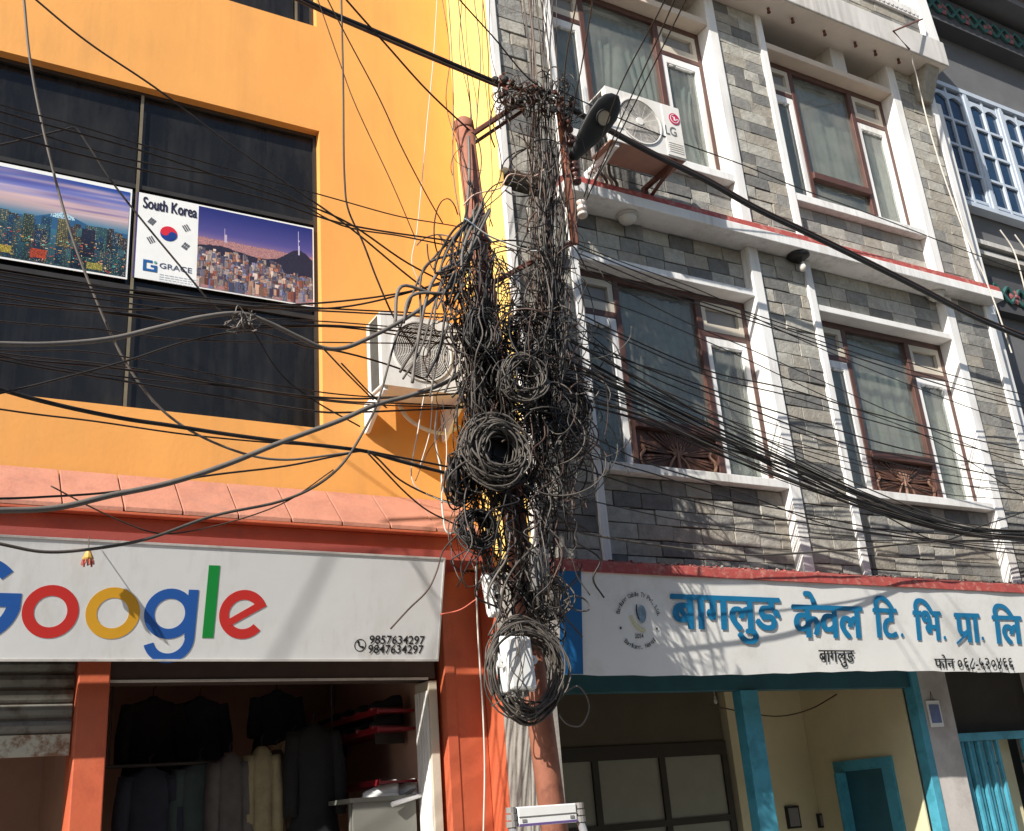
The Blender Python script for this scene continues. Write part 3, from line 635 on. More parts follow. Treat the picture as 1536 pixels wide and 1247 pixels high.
def stones(x0, x1, z0, z1, y, ph=0):
    z = z0; row = ph
    hrow = .132; n = max(1, round((z1-z0)/hrow)); hrow = (z1-z0)/n
    for r in range(n):
        x = x0+.003; first = True
        while x < x1-.02:
            l = random.choice([.20, .24, .27, .30, .34]) if not first else random.choice([.14, .22, .29, .34]); first = False
            xe = min(x+l, x1-.003)
            if x1-xe < .09: xe = x1-.003
            STONE_ITEMS.append((x, xe-.006, z+.0035, z+hrow-.0035, y)); x = xe
        z += hrow
for pa, pb in PAN:
    for za, zb_ in FLO:
        B('mortar_bed', mortar, gb, pa, pb, 6.297, 6.619, za+.002, zb_-.002); stones(pa, pb, za+.01, zb_-.006, 6.275)
LZ = [(5.862, 5.926), (8.955, 9.03)]; SZ = [(4.02, 4.095), (7.085, 7.17)]
for xa, xb in BAYS:
    for k, (z0_, z1_) in enumerate(((CZ, SZ[0][0]), (LZ[0][1], SL0), (SLR, SZ[1][0]))):
        B('mortar_bed', mortar, gb, xa, xb, 6.375, 6.619, z0_+.002, z1_-.002); stones(xa, xb, z0_+.008, z1_-.006, 6.35)
    for k in range(2):
        B('lintel', [offwhite, beige][k] if k else white, gb, xa+.001, xb-.001, YF+.012, 6.50, *LZ[k], bevel=.005)
        B('sill', white, gb, xa+.001, xb-.001, YF+.008, 6.46, *SZ[k], bevel=.005)
    # ventilation openings under the balcony
    xm = xa+(xb-xa)*.60
    B('beam_block', offwhite, gb, xm-.09, xm+.13, 6.30, 6.619, LZ[1][1]+.002, R0-.002)
# nearest stones one by one, the rest as one part
STONE_ITEMS.sort(key=lambda s: (Vector(((s[0]+s[1])/2, s[4], (s[2]+s[3])/2))-Vector((0, 0, CAMZ))).length)
for i, (x0, x1, z0, z1, y) in enumerate(STONE_ITEMS[:300]):
    m_ = random.choices(STONES, (.34, .28, .24, .14))[0]
    d0 = random.uniform(-.008, .006); j = [d0+random.uniform(-.005, .005) for _ in range(4)]; e_ = [random.uniform(-.004, .004) for _ in range(4)]; q_ = [random.uniform(-.003, .004) for _ in range(4)]
    MB().hexa([(x0+q_[0], y+j[0], z0+e_[0]), (x1+q_[1]-.002, y+j[1], z0+e_[1]), (x1, y+.026, z0), (x0, y+.026, z0), (x0+q_[2], y+j[2], z1+e_[2]), (x1+q_[3]-.002, y+j[3], z1+e_[3]), (x1, y+.026, z1), (x0, y+.026, z1)]).build('stone', m_, gb, bevel=.004)
rest = MB()
for x0, x1, z0, z1, y in STONE_ITEMS[300:]:
    k = random.choices(range(4), (.34, .28, .24, .14))[0]; j = [random.uniform(-.005, .004) for _ in range(4)]
    rest.hexa([(x0, y+j[0], z0), (x1, y+j[1], z0), (x1, y+.026, z0), (x0, y+.026, z0), (x0, y+j[2], z1), (x1, y+j[3], z1), (x1, y+.026, z1), (x0, y+.026, z1)], k)
if rest.v: rest.build('stonework', STONES, gb, kind='stuff')
# floor slab with a red edge
B('slab', white, gb, 4.36, 9.95, 6.086, 6.619, SL0, SL1-.001, bevel=.006)
MB().hexa([(4.37, 6.10, SL1), (9.96, 6.10, SL1), (9.96, 6.249, SL1), (4.37, 6.249, SL1), (4.37, 6.112, SLR), (9.96, 6.112, SLR), (9.96, 6.249, SLR+.004), (4.37, 6.249, SLR+.004)]).build('slab_edge', redcurb, gb, bevel=.006)
# worn red kerb above the shop sign, rubble lying on it
kb = MB(); xs = [3.87+.14*i for i in range(44)]; prev = None
for i in range(len(xs)-1):
    a = 6.07+.004*math.sin(i*.7)+random.uniform(-.003, .003); z_ = 3.238+random.uniform(-.005, .005)
    cur = (a, z_)
    p_ = prev or cur
    kb.hexa([(xs[i], p_[0], 3.165), (xs[i+1], cur[0], 3.165), (xs[i+1], 6.249, 3.165), (xs[i], 6.249, 3.165), (xs[i], p_[0]+.01, p_[1]), (xs[i+1], cur[0]+.01, cur[1]), (xs[i+1], 6.249, 3.30), (xs[i], 6.249, 3.30)]); prev = cur
kb.build('kerb_edge', redcurb, gb)
rb = MB()
for i in range(200):
    x = random.uniform(3.9, 9.9); y = random.uniform(6.09, 6.24); s_ = random.uniform(.004, .015); z_ = 3.24+(y-6.08)*.36
    rb.lathe([(0, 0), (s_, s_*.3), (s_*.8, s_*.9), (0, s_*1.1)], (x, y, z_), (random.uniform(-.4, .4), random.uniform(-.4, .4), 1), 5, random.randrange(3))
rb.build('rubble', [STONES[1], STONES[3], redcurb], gb, kind='stuff')
# balcony at the top
B('balcony_slab', offwhite, gb, 5.2, 9.90, 5.95, 6.619, R0, R1, bevel=.01)
B('bounce_soffit_plate', mat('bounce_pale_soffit', (.78, .70, .60), .7, .08, 3), gb, 5.22, 9.88, 5.97, 6.619, R0-.004, R0-.0005)  # thin plate painted paler to imitate light bounced up from below
MB().hexa([(9.60, 6.20, 8.98), (9.79, 6.20, 8.98), (9.79, 6.275, 8.98), (9.60, 6.275, 8.98), (9.58, 6.02, R0-.005), (9.81, 6.02, R0-.005), (9.81, 6.275, R0-.005), (9.58, 6.275, R0-.005)]).build('corbel', STONES[1], gb, bevel=.01)
STONE_ITEMS = []; stones(5.3, 9.62, R1+.004, R1+.28, 6.02); pw = MB()
for x0, x1, z0, z1, y in STONE_ITEMS:
    pw.box(x0, x1, y+random.uniform(-.004, .004), y+.05, z0, z1, random.randrange(4))
B('mortar_bed', mortar, gb, 5.3, 9.62, 6.05, 6.3, R1, R1+.282)
pw.build('parapet_stonework', STONES, gb, kind='stuff')
cp = MB()
for i in range(60):
    x = 5.3+i*.072; cp.prism([(x+.036+.036*math.cos(a), 5.98, R1+.355-.05*abs(math.sin(a))) for a in [math.pi*k/6 for k in range(7)]] + [(x, 5.98, R1+.40), (x+.072, 5.98, R1+.40)][::-1][::-1], (0, .1, 0))
cp.build('scalloped_cap', white, gb)
B('parapet_cap', white, gb, 5.3, 9.62, 5.99, 6.32, R1+.283, R1+.36)
bal_prof = [(.03, 0), (.035, .03), (.018, .05), (.034, .14), (.036, .2), (.016, .3), (.016, .42), (.032, .46), (.032, .5)]
bm0 = None
for i in range(26):
    x = 6.3+i*.13
    if bm0 is None: bm0 = MB().lathe(bal_prof, (x, 6.1, R1+.40), (0, 0, 1), 8).build('baluster', white, gb, smooth=True)
    else:
        o = bm0.copy(); COL.objects.link(o); o.parent = gb; o.location = bm0.location+Vector((i*.13, 0, 0))
B('top_rail', white, gb, 5.3, 9.62, 6.04, 6.18, R1+.901, R1+.97)
MB().hexa([(9.63, 5.96, R1+.002), (9.86, 5.96, R1+.002), (9.86, 6.2, R1+.002), (9.63, 6.2, R1+.002), (9.60, 5.98, 11.2), (9.78, 5.98, 11.2), (9.78, 6.2, 11.2), (9.60, 6.2, 11.2)]).build('corner_post', white, gb, bevel=.01)
a = at(1340, 47, 5.7); b_ = at(1383, 29, 5.9); c_ = at(1364, 74, 5.945)
MB().tube([c_, a, b_], .011, 6).build('bent_rod', rustdark, gb)
for i, (px, py) in enumerate(((1152, 12), (1188, 27), (1236, 46), (1282, 63), (1312, 76), (1347, 88), (1381, 103))):
    p = atX(px, py, 0) if False else None
    d = ray(px, py); t = (R0-CAMZ)/d[2]; x, y = d[0]*t, min(max(d[1]*t, 6.0), 6.2)
    MB().lathe([(.012, 0), (.016, -.01), (.013, -.05), (.02, -.052), (.02, -.066), (0, -.068)], (x, y, R0), (0, 0, 1), 8).build('ceiling_hook', rustdark, gb)

# windows
def grey_window(xa, xb, z0, z1, lower, k):
    """Brown frame with two narrow white casements, two vents and a wide middle pane."""
    W = xb-xa; y = YW; f = MB()
    m0, m1, m2, m3 = xa+.44, xa+.495, xa+1.335, xa+1.40
    f.box(xa+.002, xa+.03, y, 6.50, z0, z1); f.box(xb-.05, xb-.002, y, 6.50, z0, z1)
    f.box(m0, m1, y-.004, 6.50, z0, z1-.06); f.box(m2, m3, y-.004, 6.50, z0, z1-.06)
    f.box(xa+.03, xb-.05, y, 6.50, z1-.06, z1-.001)
    zt = z1-.36
    f.box(xa+.03, m0, y, 6.50, zt-.055, zt); f.box(m3, xb-.05, y, 6.50, zt-.055, zt)
    rz = z0+(.40 if lower else .40)
    f.box(m1, m2, y-.03, 6.50, rz, rz+.075)
    fo = f.build('window', brown, gb, bevel=.004)
    for a, b_ in ((xa+.032, m0-.002), (m3+.002, xb-.052)):
        c = MB(); t = .055; zc = zt-.057
        c.box(a, a+t, y+.006, 6.48, z0+.004, zc); c.box(b_-t, b_, y+.006, 6.48, z0+.004, zc)
        c.box(a+t, b_-t, y+.006, 6.48, zc-.075, zc); c.box(a+t, b_-t, y+.006, 6.48, z0+.004, z0+.07)
        for q in range(9):                                       # frayed paint along the top rail
            xx = a+t+(b_-a-2*t)*q/9; c.box(xx, xx+(b_-a-2*t)/9, y+.012, 6.46, zc-.075-random.uniform(.002, .02), zc-.0751)
        c.build('casement', white, fo)
        B('pane', glass, fo, a+t, b_-t, 6.455, 6.459, z0+.07, zc-.075)
        v = MB(); za, zb_ = zt+.004, z1-.064
        v.box(a, a+.05, y+.006, 6.48, za, zb_); v.box(b_-.05, b_, y+.006, 6.48, za, zb_); v.box(a+.05, b_-.05, y+.006, 6.48, za, za+.075); v.box(a+.05, b_-.05, y+.006, 6.48, zb_-.06, zb_)
        v.build('vent_frame', cream, fo)
        B('vent_louvre', greyplastic, fo, a+.05, b_-.05, 6.462, 6.47, za+.075, zb_-.06)
    B('pane', glass, fo, m1, m2, 6.455, 6.459, rz+.075, z1-.06)
    if lower:
        B('carved_panel', carved, fo, m1, m2, 6.45, 6.49, z0, rz)
        cx, cz = (m1+m2)/2, z0+.20; P = Plane((cx, 6.449, cz), (1, 0, 0), (0, 0, 1)); r = MB()
        for q in range(-11, 12):
            an = math.radians(90-q*8.2) if q else math.pi/2
            L = min(.38/max(abs(math.cos(an)), .05), .19/max(abs(math.sin(an)), .05))*.95
            for s_ in (1, -1):
                if s_ < 0 and abs(q) < 8: continue
                d = Vector((math.cos(an), s_*math.sin(an)*(.6 if abs(q) > 7 else 1))); n_ = Vector((-d.y, d.x))
                r.prism([P.p(*(d*.07+n_*.004), 0), P.p(*(d*L+n_*.010), 0), P.p(*(d*L-n_*.010), 0), P.p(*(d*.07-n_*.004), 0)], P.N*.012)
        r.build('carved_rays', carved, fo)
        l = MB()
        for q in range(7):
            an = math.radians(20+q*24); d = Vector((math.cos(an), math.sin(an)))
            l.tube(catmull([P.p(*(d*.02), .01), P.p(*(d*.06+Vector((.01*math.sin(q), 0))), .02), P.p(*(d*.11), .012)], 4), [.012]*4+[.009]*4+[.004], 5)
        for s_ in (-1, 1):
            l.tube(catmull([P.p(s_*.02, 0, .012), P.p(s_*.07, -.05, .018), P.p(s_*.10, -.12, .012), P.p(s_*.05, -.13, .012)], 4), .010, 5)
            l.tube(catmull([P.p(s_*.36, -.15, .012), P.p(s_*.39, -.04, .018), P.p(s_*.34, .02, .012), P.p(s_*.36, .06, .01)], 4), .014, 5)
        l.tube([P.p(0, -.19, .012), P.p(0, .1, .02)], [.02, .008], 6)
        l.build('carved_leaves', mat('carved_leaf', (.20, .11, .075), .6, .3, 14, .2), fo)
    else:
        B('pane', glass, fo, m1, m2, 6.455, 6.459, z0+.02, rz)
    # curtains: a wavy sheet behind the panes, gathered or hanging loose
    g = MB(); n = 120; nz = 9; fq, am, pinch, cm = CURT[k]
    for r in range(nz+1):
        t = r/nz; z = z0+.01+(z1-.09-z0)*t; pz = pinch*math.exp(-((t-.42)/.3)**2)
        for i in range(n+1):
            u = i/n; c_ = (.26 if u < .5 else .74); uu = c_+(u-c_)*(1-pz); a_ = am*(.5+.5*t if not pinch else 1)
            g.v.append((xa+.04+(W-.1)*uu, 6.53+a_*math.sin(u*fq+.5*math.sin(u*7+k)+t*.5)+.35*a_*math.sin(u*fq*2.3+k*2+t), z))
    for r in range(nz):
        for i in range(n): q = r*(n+1)+i; g.face([q, q+1, q+n+2, q+n+1])
    g.build('curtain', cm, fo, smooth=True)
CURT = [(95, .012, .45, curtain), (62, .008, 0, curtain2), (110, .010, .25, curtain3), (48, .007, 0, curtain)]
for k, (xa, xb) in enumerate(BAYS):
    grey_window(xa, xb, SZ[0][1]-.02, LZ[0][0], True, k)
    grey_window(xa, xb, SZ[1][1]-.02, LZ[1][0], False, k+2)

# lamps on the underside of the slab
def dome(px, py, y, label):
    d = ray(px, py); t = (SL0-CAMZ)/d[2]; x = d[0]*t
    o = empty('ceiling_lamp', (x, y, SL0), label, 'lamp', 'round lamps under the floor slab')
    MB().lathe([(.098, 0), (.10, -.022), (.085, -.026)], (x, y, SL0), (0, 0, 1), 24).build('base_ring', offwhite, o, smooth=True)
    MB().lathe([(.083, -.024), (.078, -.05), (.055, -.075), (.02, -.086), (0, -.087)], (x, y, SL0), (0, 0, 1), 24).build('glass_dome', lampglass, o, smooth=True)
dome(938, 325, 6.24, 'round white dome lamp under the slab beside the cable pole')
dome(1392, 446, 6.26, 'round dome lamp under the far right end of the slab')
d = ray(1196, 383); t = (SL0-CAMZ)/d[2]; x = d[0]*t
o = empty('bulb_lamp', (x, 6.2, SL0), 'bare bulb in a dark round fitting hanging under the slab', 'lamp')
MB().lathe([(.105, 0), (.11, -.02), (.08, -.045), (.03, -.055), (.028, -.085), (0, -.086)], (x, 6.2, SL0), (0, 0, 1), 22).build('fitting', blackplastic, o, smooth=True)
MB().lathe([(.014, -.08), (.016, -.10), (.034, -.13), (.036, -.15), (.022, -.178), (0, -.185)], (x+.03, 6.17, SL0), (.1, -.1, 1), 16).build('bulb', lampglass, o, smooth=True)

# ------------------------------------------------------------------ air conditioner outdoor units
def cooler(X0, X1, Yf, Yb, Z0, Z1, fx, fz, fr, label, grp, rusty, badge):
    o = empty('cooler_unit', ((X0+X1)/2, (Yf+Yb)/2, Z0), label, 'air conditioner', grp)
    t = .014; c = MB()
    c.box(X0, X1, Yf+.012, Yb, Z1-t, Z1); c.box(X1-t, X1, Yf+.012, Yb, Z0+t, Z1-t)
    c.box(X0, X0+t, Yf+.012, Yf+.06, Z0+t, Z1-t); c.box(X0, X0+t, Yb-.05, Yb, Z0+t, Z1-t); c.box(X0+t, X1-t, Yb-t, Yb, Z0+t, Z1-t)
    c.build('casing', acwhite, o, bevel=.004)
    B('underside', rusty, o, X0, X1, Yf+.012, Yb, Z0, Z0+t-.001)
    B('coil', acdark, o, X0+.008, X0+.022, Yf+.06, Yb-.05, Z0+t, Z1-t)
    P = Plane((fx, Yf+.012, fz), (1, 0, 0), (0, 0, 1)); fp = MB(); n = 32     # front plate with a round hole
    ang = [2*math.pi*i/n for i in range(n)]
    def edge(a):
        ca, sa = math.cos(a), math.sin(a)
        k = min(((X1-fx) if ca > 0 else (fx-X0))/max(abs(ca), 1e-6), ((Z1-fz) if sa > 0 else (fz-Z0))/max(abs(sa), 1e-6)); return k*ca, k*sa
    for s0, s1 in ((X1-fx, Z1-fz), (X0-fx, Z1-fz), (X0-fx, Z0-fz), (X1-fx, Z0-fz)): ang.append(math.atan2(s1, s0) % (2*math.pi))
    ang = sorted(set(round(a, 6) for a in ang))
    for i in range(len(ang)):
        a, b_ = ang[i], ang[(i+1) % len(ang)]; ea, eb = edge(a), edge(b_)
        q = [(fr*math.cos(a), fr*math.sin(a)), ea, eb, (fr*math.cos(b_), fr*math.sin(b_))]
        fp.hexa([P.p(u, v, 0) for u, v in q]+[P.p(u, v, .011) for u, v in q])
    fp.build('front_plate', acwhite, o)
    MB().arc(P, 0, 0, fr, fr+.012, 0, 360, .0115, .022, 40).build('fan_ring', acwhite, o)
    B('fan_well', mat('fan_well', (.22, .20, .18), .6, .1), o, fx-fr, fx+fr, Yf+.11, Yf+.115, fz-fr, fz+fr)
    bl = MB()
    for k in range(3):
        a0 = 2*math.pi*k/3+.4; pts = []
        for j in range(8):
            a = a0+j*.19; pts.append((a, .04 if j < 1 else 0))
        b0 = len(bl.v)
        for j in range(8):
            a = a0+j*.2; dy = .05-.012*j
            bl.v += [tuple(P.p(.05*math.cos(a), .05*math.sin(a), -.03-dy)), tuple(P.p(fr*.93*math.cos(a+.25), fr*.93*math.sin(a+.25), -.02-dy))]
        for j in range(7): bl.face([b0+2*j, b0+2*j+1, b0+2*j+3, b0+2*j+2])
    bl.disc(P, 0, 0, .06, -.09, -.02, 20); bl.build('fan', acblade, o)
    gr = MB(); nr = 17
    for k in range(2, nr): r = fr*k/nr; gr.arc(P, 0, 0, r-.0016, r+.0016, 0, 360, .012, .0155, 36)
    for k in range(16):
        a = 2*math.pi*k/16; gr.tube([P.p(.03*math.cos(a), .03*math.sin(a), .011), P.p(fr*math.cos(a+.35), fr*math.sin(a+.35), .011)], .0022, 4)
    gr.disc(P, 0, 0, fr*.17, .012, .02, 24); gr.build('grille', acwhite, o)
    return o
LX0, LX1, LY, LZ0, LZ1 = 4.621, 5.40, 5.75, 6.715, 7.252
lg = cooler(LX0, LX1, LY, 6.05, LZ0, LZ1, 4.945, 6.985, .215, 'white air conditioner with a red round badge on the ledge beside the cable pole', 'outdoor cooling units', acbase, True)
B('side_panel', acwhite, lg, 5.205, 5.398, LY-.006, LY+.0005, LZ0+.01, LZ1-.012, bevel=.004)
P = Plane((5.325, LY-.007, 7.115), (1, 0, 0), (0, 0, 1))
MB().disc(P, 0, 0, .058, .0005, .004, 30).build('badge', magenta, lg)
mb = MB().arc(P, 0, 0, .040, .045, 90, 360, .0044, .0065, 30); mb.pbox(P, -.006, .006, -.018, .022, .0044, .0065); mb.pbox(P, .0061, .020, -.018, -.010, .0044, .0065); mb.pbox(P, .014, .044, -.003, .003, .0046, .0067); mb.disc(P, -.018, .018, .006, .0044, .0065, 10)
mb.build('badge_mark', plastic, lg)
rect_text(Plane((0, LY-.007, 0), (1, 0, 0), (0, 0, 1)), 'LG', (998, 190, 1014, 203), mat('grey_mark', (.14, .15, .15), .5, 0), lg, 'lettering', .012)
gs = MB()
for k in range(5): gs.box(5.225, 5.38, LY-.010, LY-.0065, LZ0+.05+k*.022, LZ0+.056+k*.022)
gs.build('louvre', acwhite, lg)
for k in range(4):
    B('side_slot', blackplastic, lg, LX0-.002, LX0+.0, LY+.07+k*.045, LY+.10+k*.045, LZ1-.075, LZ1-.04)
    B('side_slot', blackplastic, lg, LX0-.002, LX0+.0, LY+.07+k*.045, LY+.10+k*.045, LZ0+.04, LZ0+.09)
for x in (LX0+.05, LX1-.12):
    o = MB(); o.box(x, x+.035, LY+.02, 6.25, LZ0-.04, LZ0-.003); o.hexa([(x+.002, 6.16, SLR+.01), (x+.033, 6.16, SLR+.01), (x+.033, 6.20, SLR+.01), (x+.002, 6.20, SLR+.01), (x+.002, LY+.08, LZ0-.041), (x+.033, LY+.08, LZ0-.041), (x+.033, LY+.12, LZ0-.041), (x+.002, LY+.12, LZ0-.041)])
    o.box(x-.001, x+.036, 6.2, 6.235, SLR+.006, LZ0-.042); o.build('bracket', [plastic, rustdark][x > 5], lg)
for k in range(4): MB().tube(catmull([(4.66+k*.05, 6.05, LZ0+.1), (4.70+k*.05, 6.12, LZ0-.05), (4.78+k*.055, 6.16, 6.62), (4.80+k*.055, 6.2, 6.56)], 5), .014, 6).build('pipe', cgrey if k % 2 else cwhite, lg)
AX0, AX1, AY, AZ0, AZ1 = 2.872, 3.66, 6.58, 4.625, 5.225
ac = cooler(AX0, AX1, AY, 6.86, AZ0, AZ1, 3.205, 4.94, .238, 'white air conditioner on brackets on the orange wall behind tangled cables', 'outdoor cooling units', acwhite, False)
for x in (AX0+.02, AX1-.12):
    o = MB(); o.box(x, x+.03, AY+.02, 6.99, AZ0-.034, AZ0-.002); o.hexa([(x, 6.96, AZ0-.24), (x+.03, 6.96, AZ0-.24), (x+.03, 6.995, AZ0-.24), (x, 6.995, AZ0-.24), (x, 6.62, AZ0-.036), (x+.03, 6.62, AZ0-.036), (x+.03, 6.995, AZ0-.036), (x, 6.995, AZ0-.036)]); o.build('bracket', plastic, ac)
MB().tube(catmull([at(598, 607, 6.9), at(612, 628, 6.88), at(640, 645, 6.86), at(668, 650, 6.9), at(690, 640, 6.95)], 6), .016, 7).build('pipe', cwhite, ac, smooth=True)
# ------------------------------------------------------------------ ground floor of the stone building
B('party_wall', concrete, gb, 3.892, 3.93, 6.30, 9.6, .001, 3.16)
B('raw_pillar', concrete, gb, 3.846, 3.93, 6.262, 6.299, 0, 3.164)
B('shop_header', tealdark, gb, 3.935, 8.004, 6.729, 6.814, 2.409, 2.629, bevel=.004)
B('header_wall', concrete, gb, 3.935, 9.93, 6.750, 7.071, 2.631, 3.271)
B('overhang', offwhite, gb, 3.935, 9.93, 6.262, 6.748, 2.66, 3.163)
tp0, tp1 = at(1110, 1035, 6.71).x, at(1136, 1035, 6.71).x
B('post', teal, gb, tp0, tp1, 6.709, 6.814, 0.025, 2.408, bevel=.004)
B('post', teal, gb, 8.014, 8.105, 6.709, 6.814, 0.025, 2.629, bevel=.004)
B('end_pillar', mat('pillar_pale', (.50, .47, .45), .75, .1, 3, .15, 40, dirt=(.3, .27, .25), dirt_amt=.6), gb, 8.107, 8.496, 6.718, 7.071, 0.002, 2.629, bevel=.006)
B('back_wall', olive, gb, 6.879, 7.982, 8.100, 8.164, 0.002, 2.671); B('side_wall', olive, gb, 7.984, 8.004, 6.825, 8.164, 0.002, 2.629)
B('shop_ceiling', shopwall, gb, 3.935, 7.982, 6.825, 8.164, 2.564, 2.618)
B('unlit_gap_panel', mat('unlit_gap_brown', (.10, .085, .055), .8, .1), gb, 3.935, 6.857, 8.036, 8.100, 2.104, 2.562)  # dark brown sheet across the open gap; its unlit look is painted in
B('partition_core', darkroom, gb, 3.935, 6.857, 8.111, 8.143, 0.002, 2.564); B('shop_floor', paving, gb, 3.935, 7.982, 6.696, 8.036, 0.030, 0.046)
pt = MB(); zz = [(1.986, 2.103), (1.407, 1.461), (.743, .807), (.047, .1)]
for a, b_ in zz: pt.box(3.935, 6.857, 8.014, 8.057, a, b_)
xs_ = [3.936, 4.66, 5.336, 6.064, 6.793, 6.857]
for x in xs_[:-1]: pt.box(x, x+.063, 8.012, 8.057, .1, 1.407); pt.box(x, x+.063, 8.012, 8.057, 1.461, 1.986)
po = pt.build('partition', mat('dark_brown_frame', (.035, .028, .02), .6, .2), gb)
for i in range(4):
    for a, b_ in ((1.461, 1.986), (.807, 1.407), (.1, .743)): B('pane', frosted, po, xs_[i]+.063, xs_[i+1], 8.036, 8.042, a, b_)
B('pilaster', olive, gb, 6.889, 7.093, 7.971, 8.099, 0.002, 2.563)
# teal door in the yellow side wall
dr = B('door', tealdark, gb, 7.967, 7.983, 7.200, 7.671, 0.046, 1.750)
for y0, y1 in ((7.671, 7.789), (7.071, 7.200)): B('door_frame', teal, dr, 7.955, 7.983, y0+.001, y1-.001, .046, 1.75)
B('door_frame', teal, dr, 7.955, 7.983, 7.071, 7.789, 1.751, 1.846)
B('door_leaf', teal, dr, 7.821, 7.954, 7.639, 7.666, 0.046, 1.739)
for k, (px, py, w_, h_) in enumerate(((1189, 1226, .16, .20), (1232, 1231, .10, .13))):
    p = at(px, py, 8.09); o = empty('picture_frame', (p.x, 8.09, p.z-h_/2), ['larger dark picture hung on the yellow inner wall', 'smaller dark picture hung beside the larger one'][k], 'picture', 'pictures on the yellow wall')
    B('frame', blackplastic, o, p.x-w_/2, p.x+w_/2, 8.07, 8.099, p.z-h_/2, p.z+h_/2); B('image', greyplastic, o, p.x-w_/2+.018, p.x+w_/2-.018, 8.066, 8.0695, p.z-h_/2+.018, p.z+h_/2-.018)
tag(MB().tube(catmull([(6.21, 7.39, 2.37), (6.64, 7.39, 2.29), (7.07, 7.45, 2.26), (7.5, 7.5, 2.32), (7.98, 7.6, 2.46)], 6), .006, 5).build('hanging_wire', cbrown), 'thin wire sagging across the yellow inner wall of the teal shop', 'wire')
d = at(1073, 1050, 7.07)
o = empty('hanging_bulb', d, 'small pale bulb hanging from a wire in the dark teal shop', 'bulb')
MB().lathe([(.008, .03), (.01, .01), (.016, -.01), (.01, -.03), (0, -.034)], d, (0, 0, 1), 10).build('bulb', lampglass, o); MB().tube([d+Vector((0, 0, .03)), (d.x-.02, d.y, 2.563)], .004, 4).build('flex', cwhite, o)
cc = at(1402, 1070, 6.709)
o = empty('wall_calendar', (cc.x, 6.709, cc.z-.1), 'small blue and white calendar sheet hanging on the pale pillar', 'calendar')
B('sheet', plastic, o, cc.x-.085, cc.x+.085, 6.704, 6.713, cc.z-.12, cc.z+.11); B('print', mat('calendar_blue', (.13, .17, .33), .6, .2, 20), o, cc.x-.065, cc.x+.065, 6.700, 6.7035, cc.z-.085, cc.z+.075)
MB().tube([(cc.x-.02, 6.707, cc.z+.11), (cc.x, 6.707, cc.z+.19), (cc.x+.02, 6.707, cc.z+.11)], .003, 4).build('string', cbrown, o)
# second opening with a folding gate
B('gate_beam', teal, gb, 8.502, 9.778, 6.750, 6.814, 1.921, 1.991); B('inner_post', olive, gb, 9.129, 9.429, 6.911, 7.018, 0.002, 2.136)
B('back_wall', olive, gb, 8.507, 9.93, 7.929, 8.036, 0.002, 2.629); B('dark_hatch', darkroom, gb, 8.507, 9.778, 6.857, 6.900, 1.996, 2.618)
B('end_pillar', mat('pillar_pale', (.5, .47, .45)), gb, 9.78, 9.93, 6.729, 7.071, 0.002, 2.618)
for g0, n_, lab in ((8.53, 9, 'folded teal metal gate left of the inner doorway'), (9.46, 5, 'folded teal metal gate at the far right edge')):
    o = empty('folding_gate', (g0+.25, 6.78, .046), lab, 'gate', 'folding gates of the corner shop')
    for k in range(n_):
        x = g0+k*.066; MB().box(x, x+.034, 6.765+.02*(k % 2), 6.80+.02*(k % 2), .046, 1.919).build('slat', teal, o)
    for z_ in (.3, 1.0, 1.7): B('cross_bar', tealdark, o, g0, g0+n_*.066, 6.825, 6.833, z_, z_+.03)

# ------------------------------------------------------------------ blue lettered sign
GP = Plane((3.95, 6.085, 3.175), (1, 0, 0), (0, -.10, .70))
gH = .715
gsn = empty('cable_sign', (6.5, 6.15, 2.46), 'white banner sign with blue hand lettering and a round seal above the teal shop', 'sign')
bn = MB(); n = 40
for i in range(n):
    def e(i): return i/n*5.95, -gH-.012*math.sin(i/n*9.0)+.004*math.sin(i*2.1), .010*math.sin(i/n*14)+.006*math.sin(i/n*33)
    (ua, va, da), (ub, vb, db) = e(i), e(i+1)
    b0 = len(bn.v); bn.v += [tuple(GP.p(ua, va, da*.5)), tuple(GP.p(ub, vb, db*.5)), tuple(GP.p(ub, va*.5, db*0)), tuple(GP.p(ua, va*.5, da*0)), tuple(GP.p(ub, 0, 0)), tuple(GP.p(ua, 0, 0))]
    bn.face([b0, b0+1, b0+2, b0+3]); bn.face([b0+3, b0+2, b0+4, b0+5])
bn.build('banner', signcold, gsn, smooth=True)
MB().pbox(GP, 0, 5.95, -gH+.02, 0, -.04, -.014).build('backing', greyplastic, gsn)
MB().pbox(GP, -.02, GP.uv(872, 930)[0], -gH+.004, -.003, .006, .010).build('end_panel', bluepanel, gsn)
MB().pbox(GP, GP.uv(872, 930)[0]+.003, GP.uv(1012, 930)[0]-.5, -gH+.02, -.003, -.013, -.012).build('inner_panel', offwhite, gsn)
DV = Plane(GP.p(0, 0, .006), GP.U, GP.V)
def dev(s, px, mt=devblue, off=.036, name='lettering'): return rect_text(DV, s, px, mt, gsn, name, bold=off)
dev('बागलुङ', (1006, 894, 1172, 966)); dev('केवल', (1187, 888, 1294, 958))
dev('िट', (1309, 894, 1346, 957)); dev('िभ', (1369, 898, 1412, 961)); dev('पा', (1432, 920, 1471, 964)); dev('िल', (1488, 906, 1533, 967))
mb = MB()
for px, py in ((1353, 953), (1417, 957), (1474, 958), (1541, 962), (1168, 925)):
    u, v = DV.uv(px, py); mb.disc(DV, u, v, .017, .001, .003, 12)
u, v = DV.uv(1441, 960); u2, v2 = DV.uv(1434, 964); u3, v3 = DV.uv(1449, 950); mb.prism([DV.p(u3, v3, .003), DV.p(u3+.02, v3-.014, .003), DV.p(u2+.012, v2-.02, .003), DV.p(u2, v2, .003)], DV.N*.001)
mb.build('lettering', devblue, gsn)
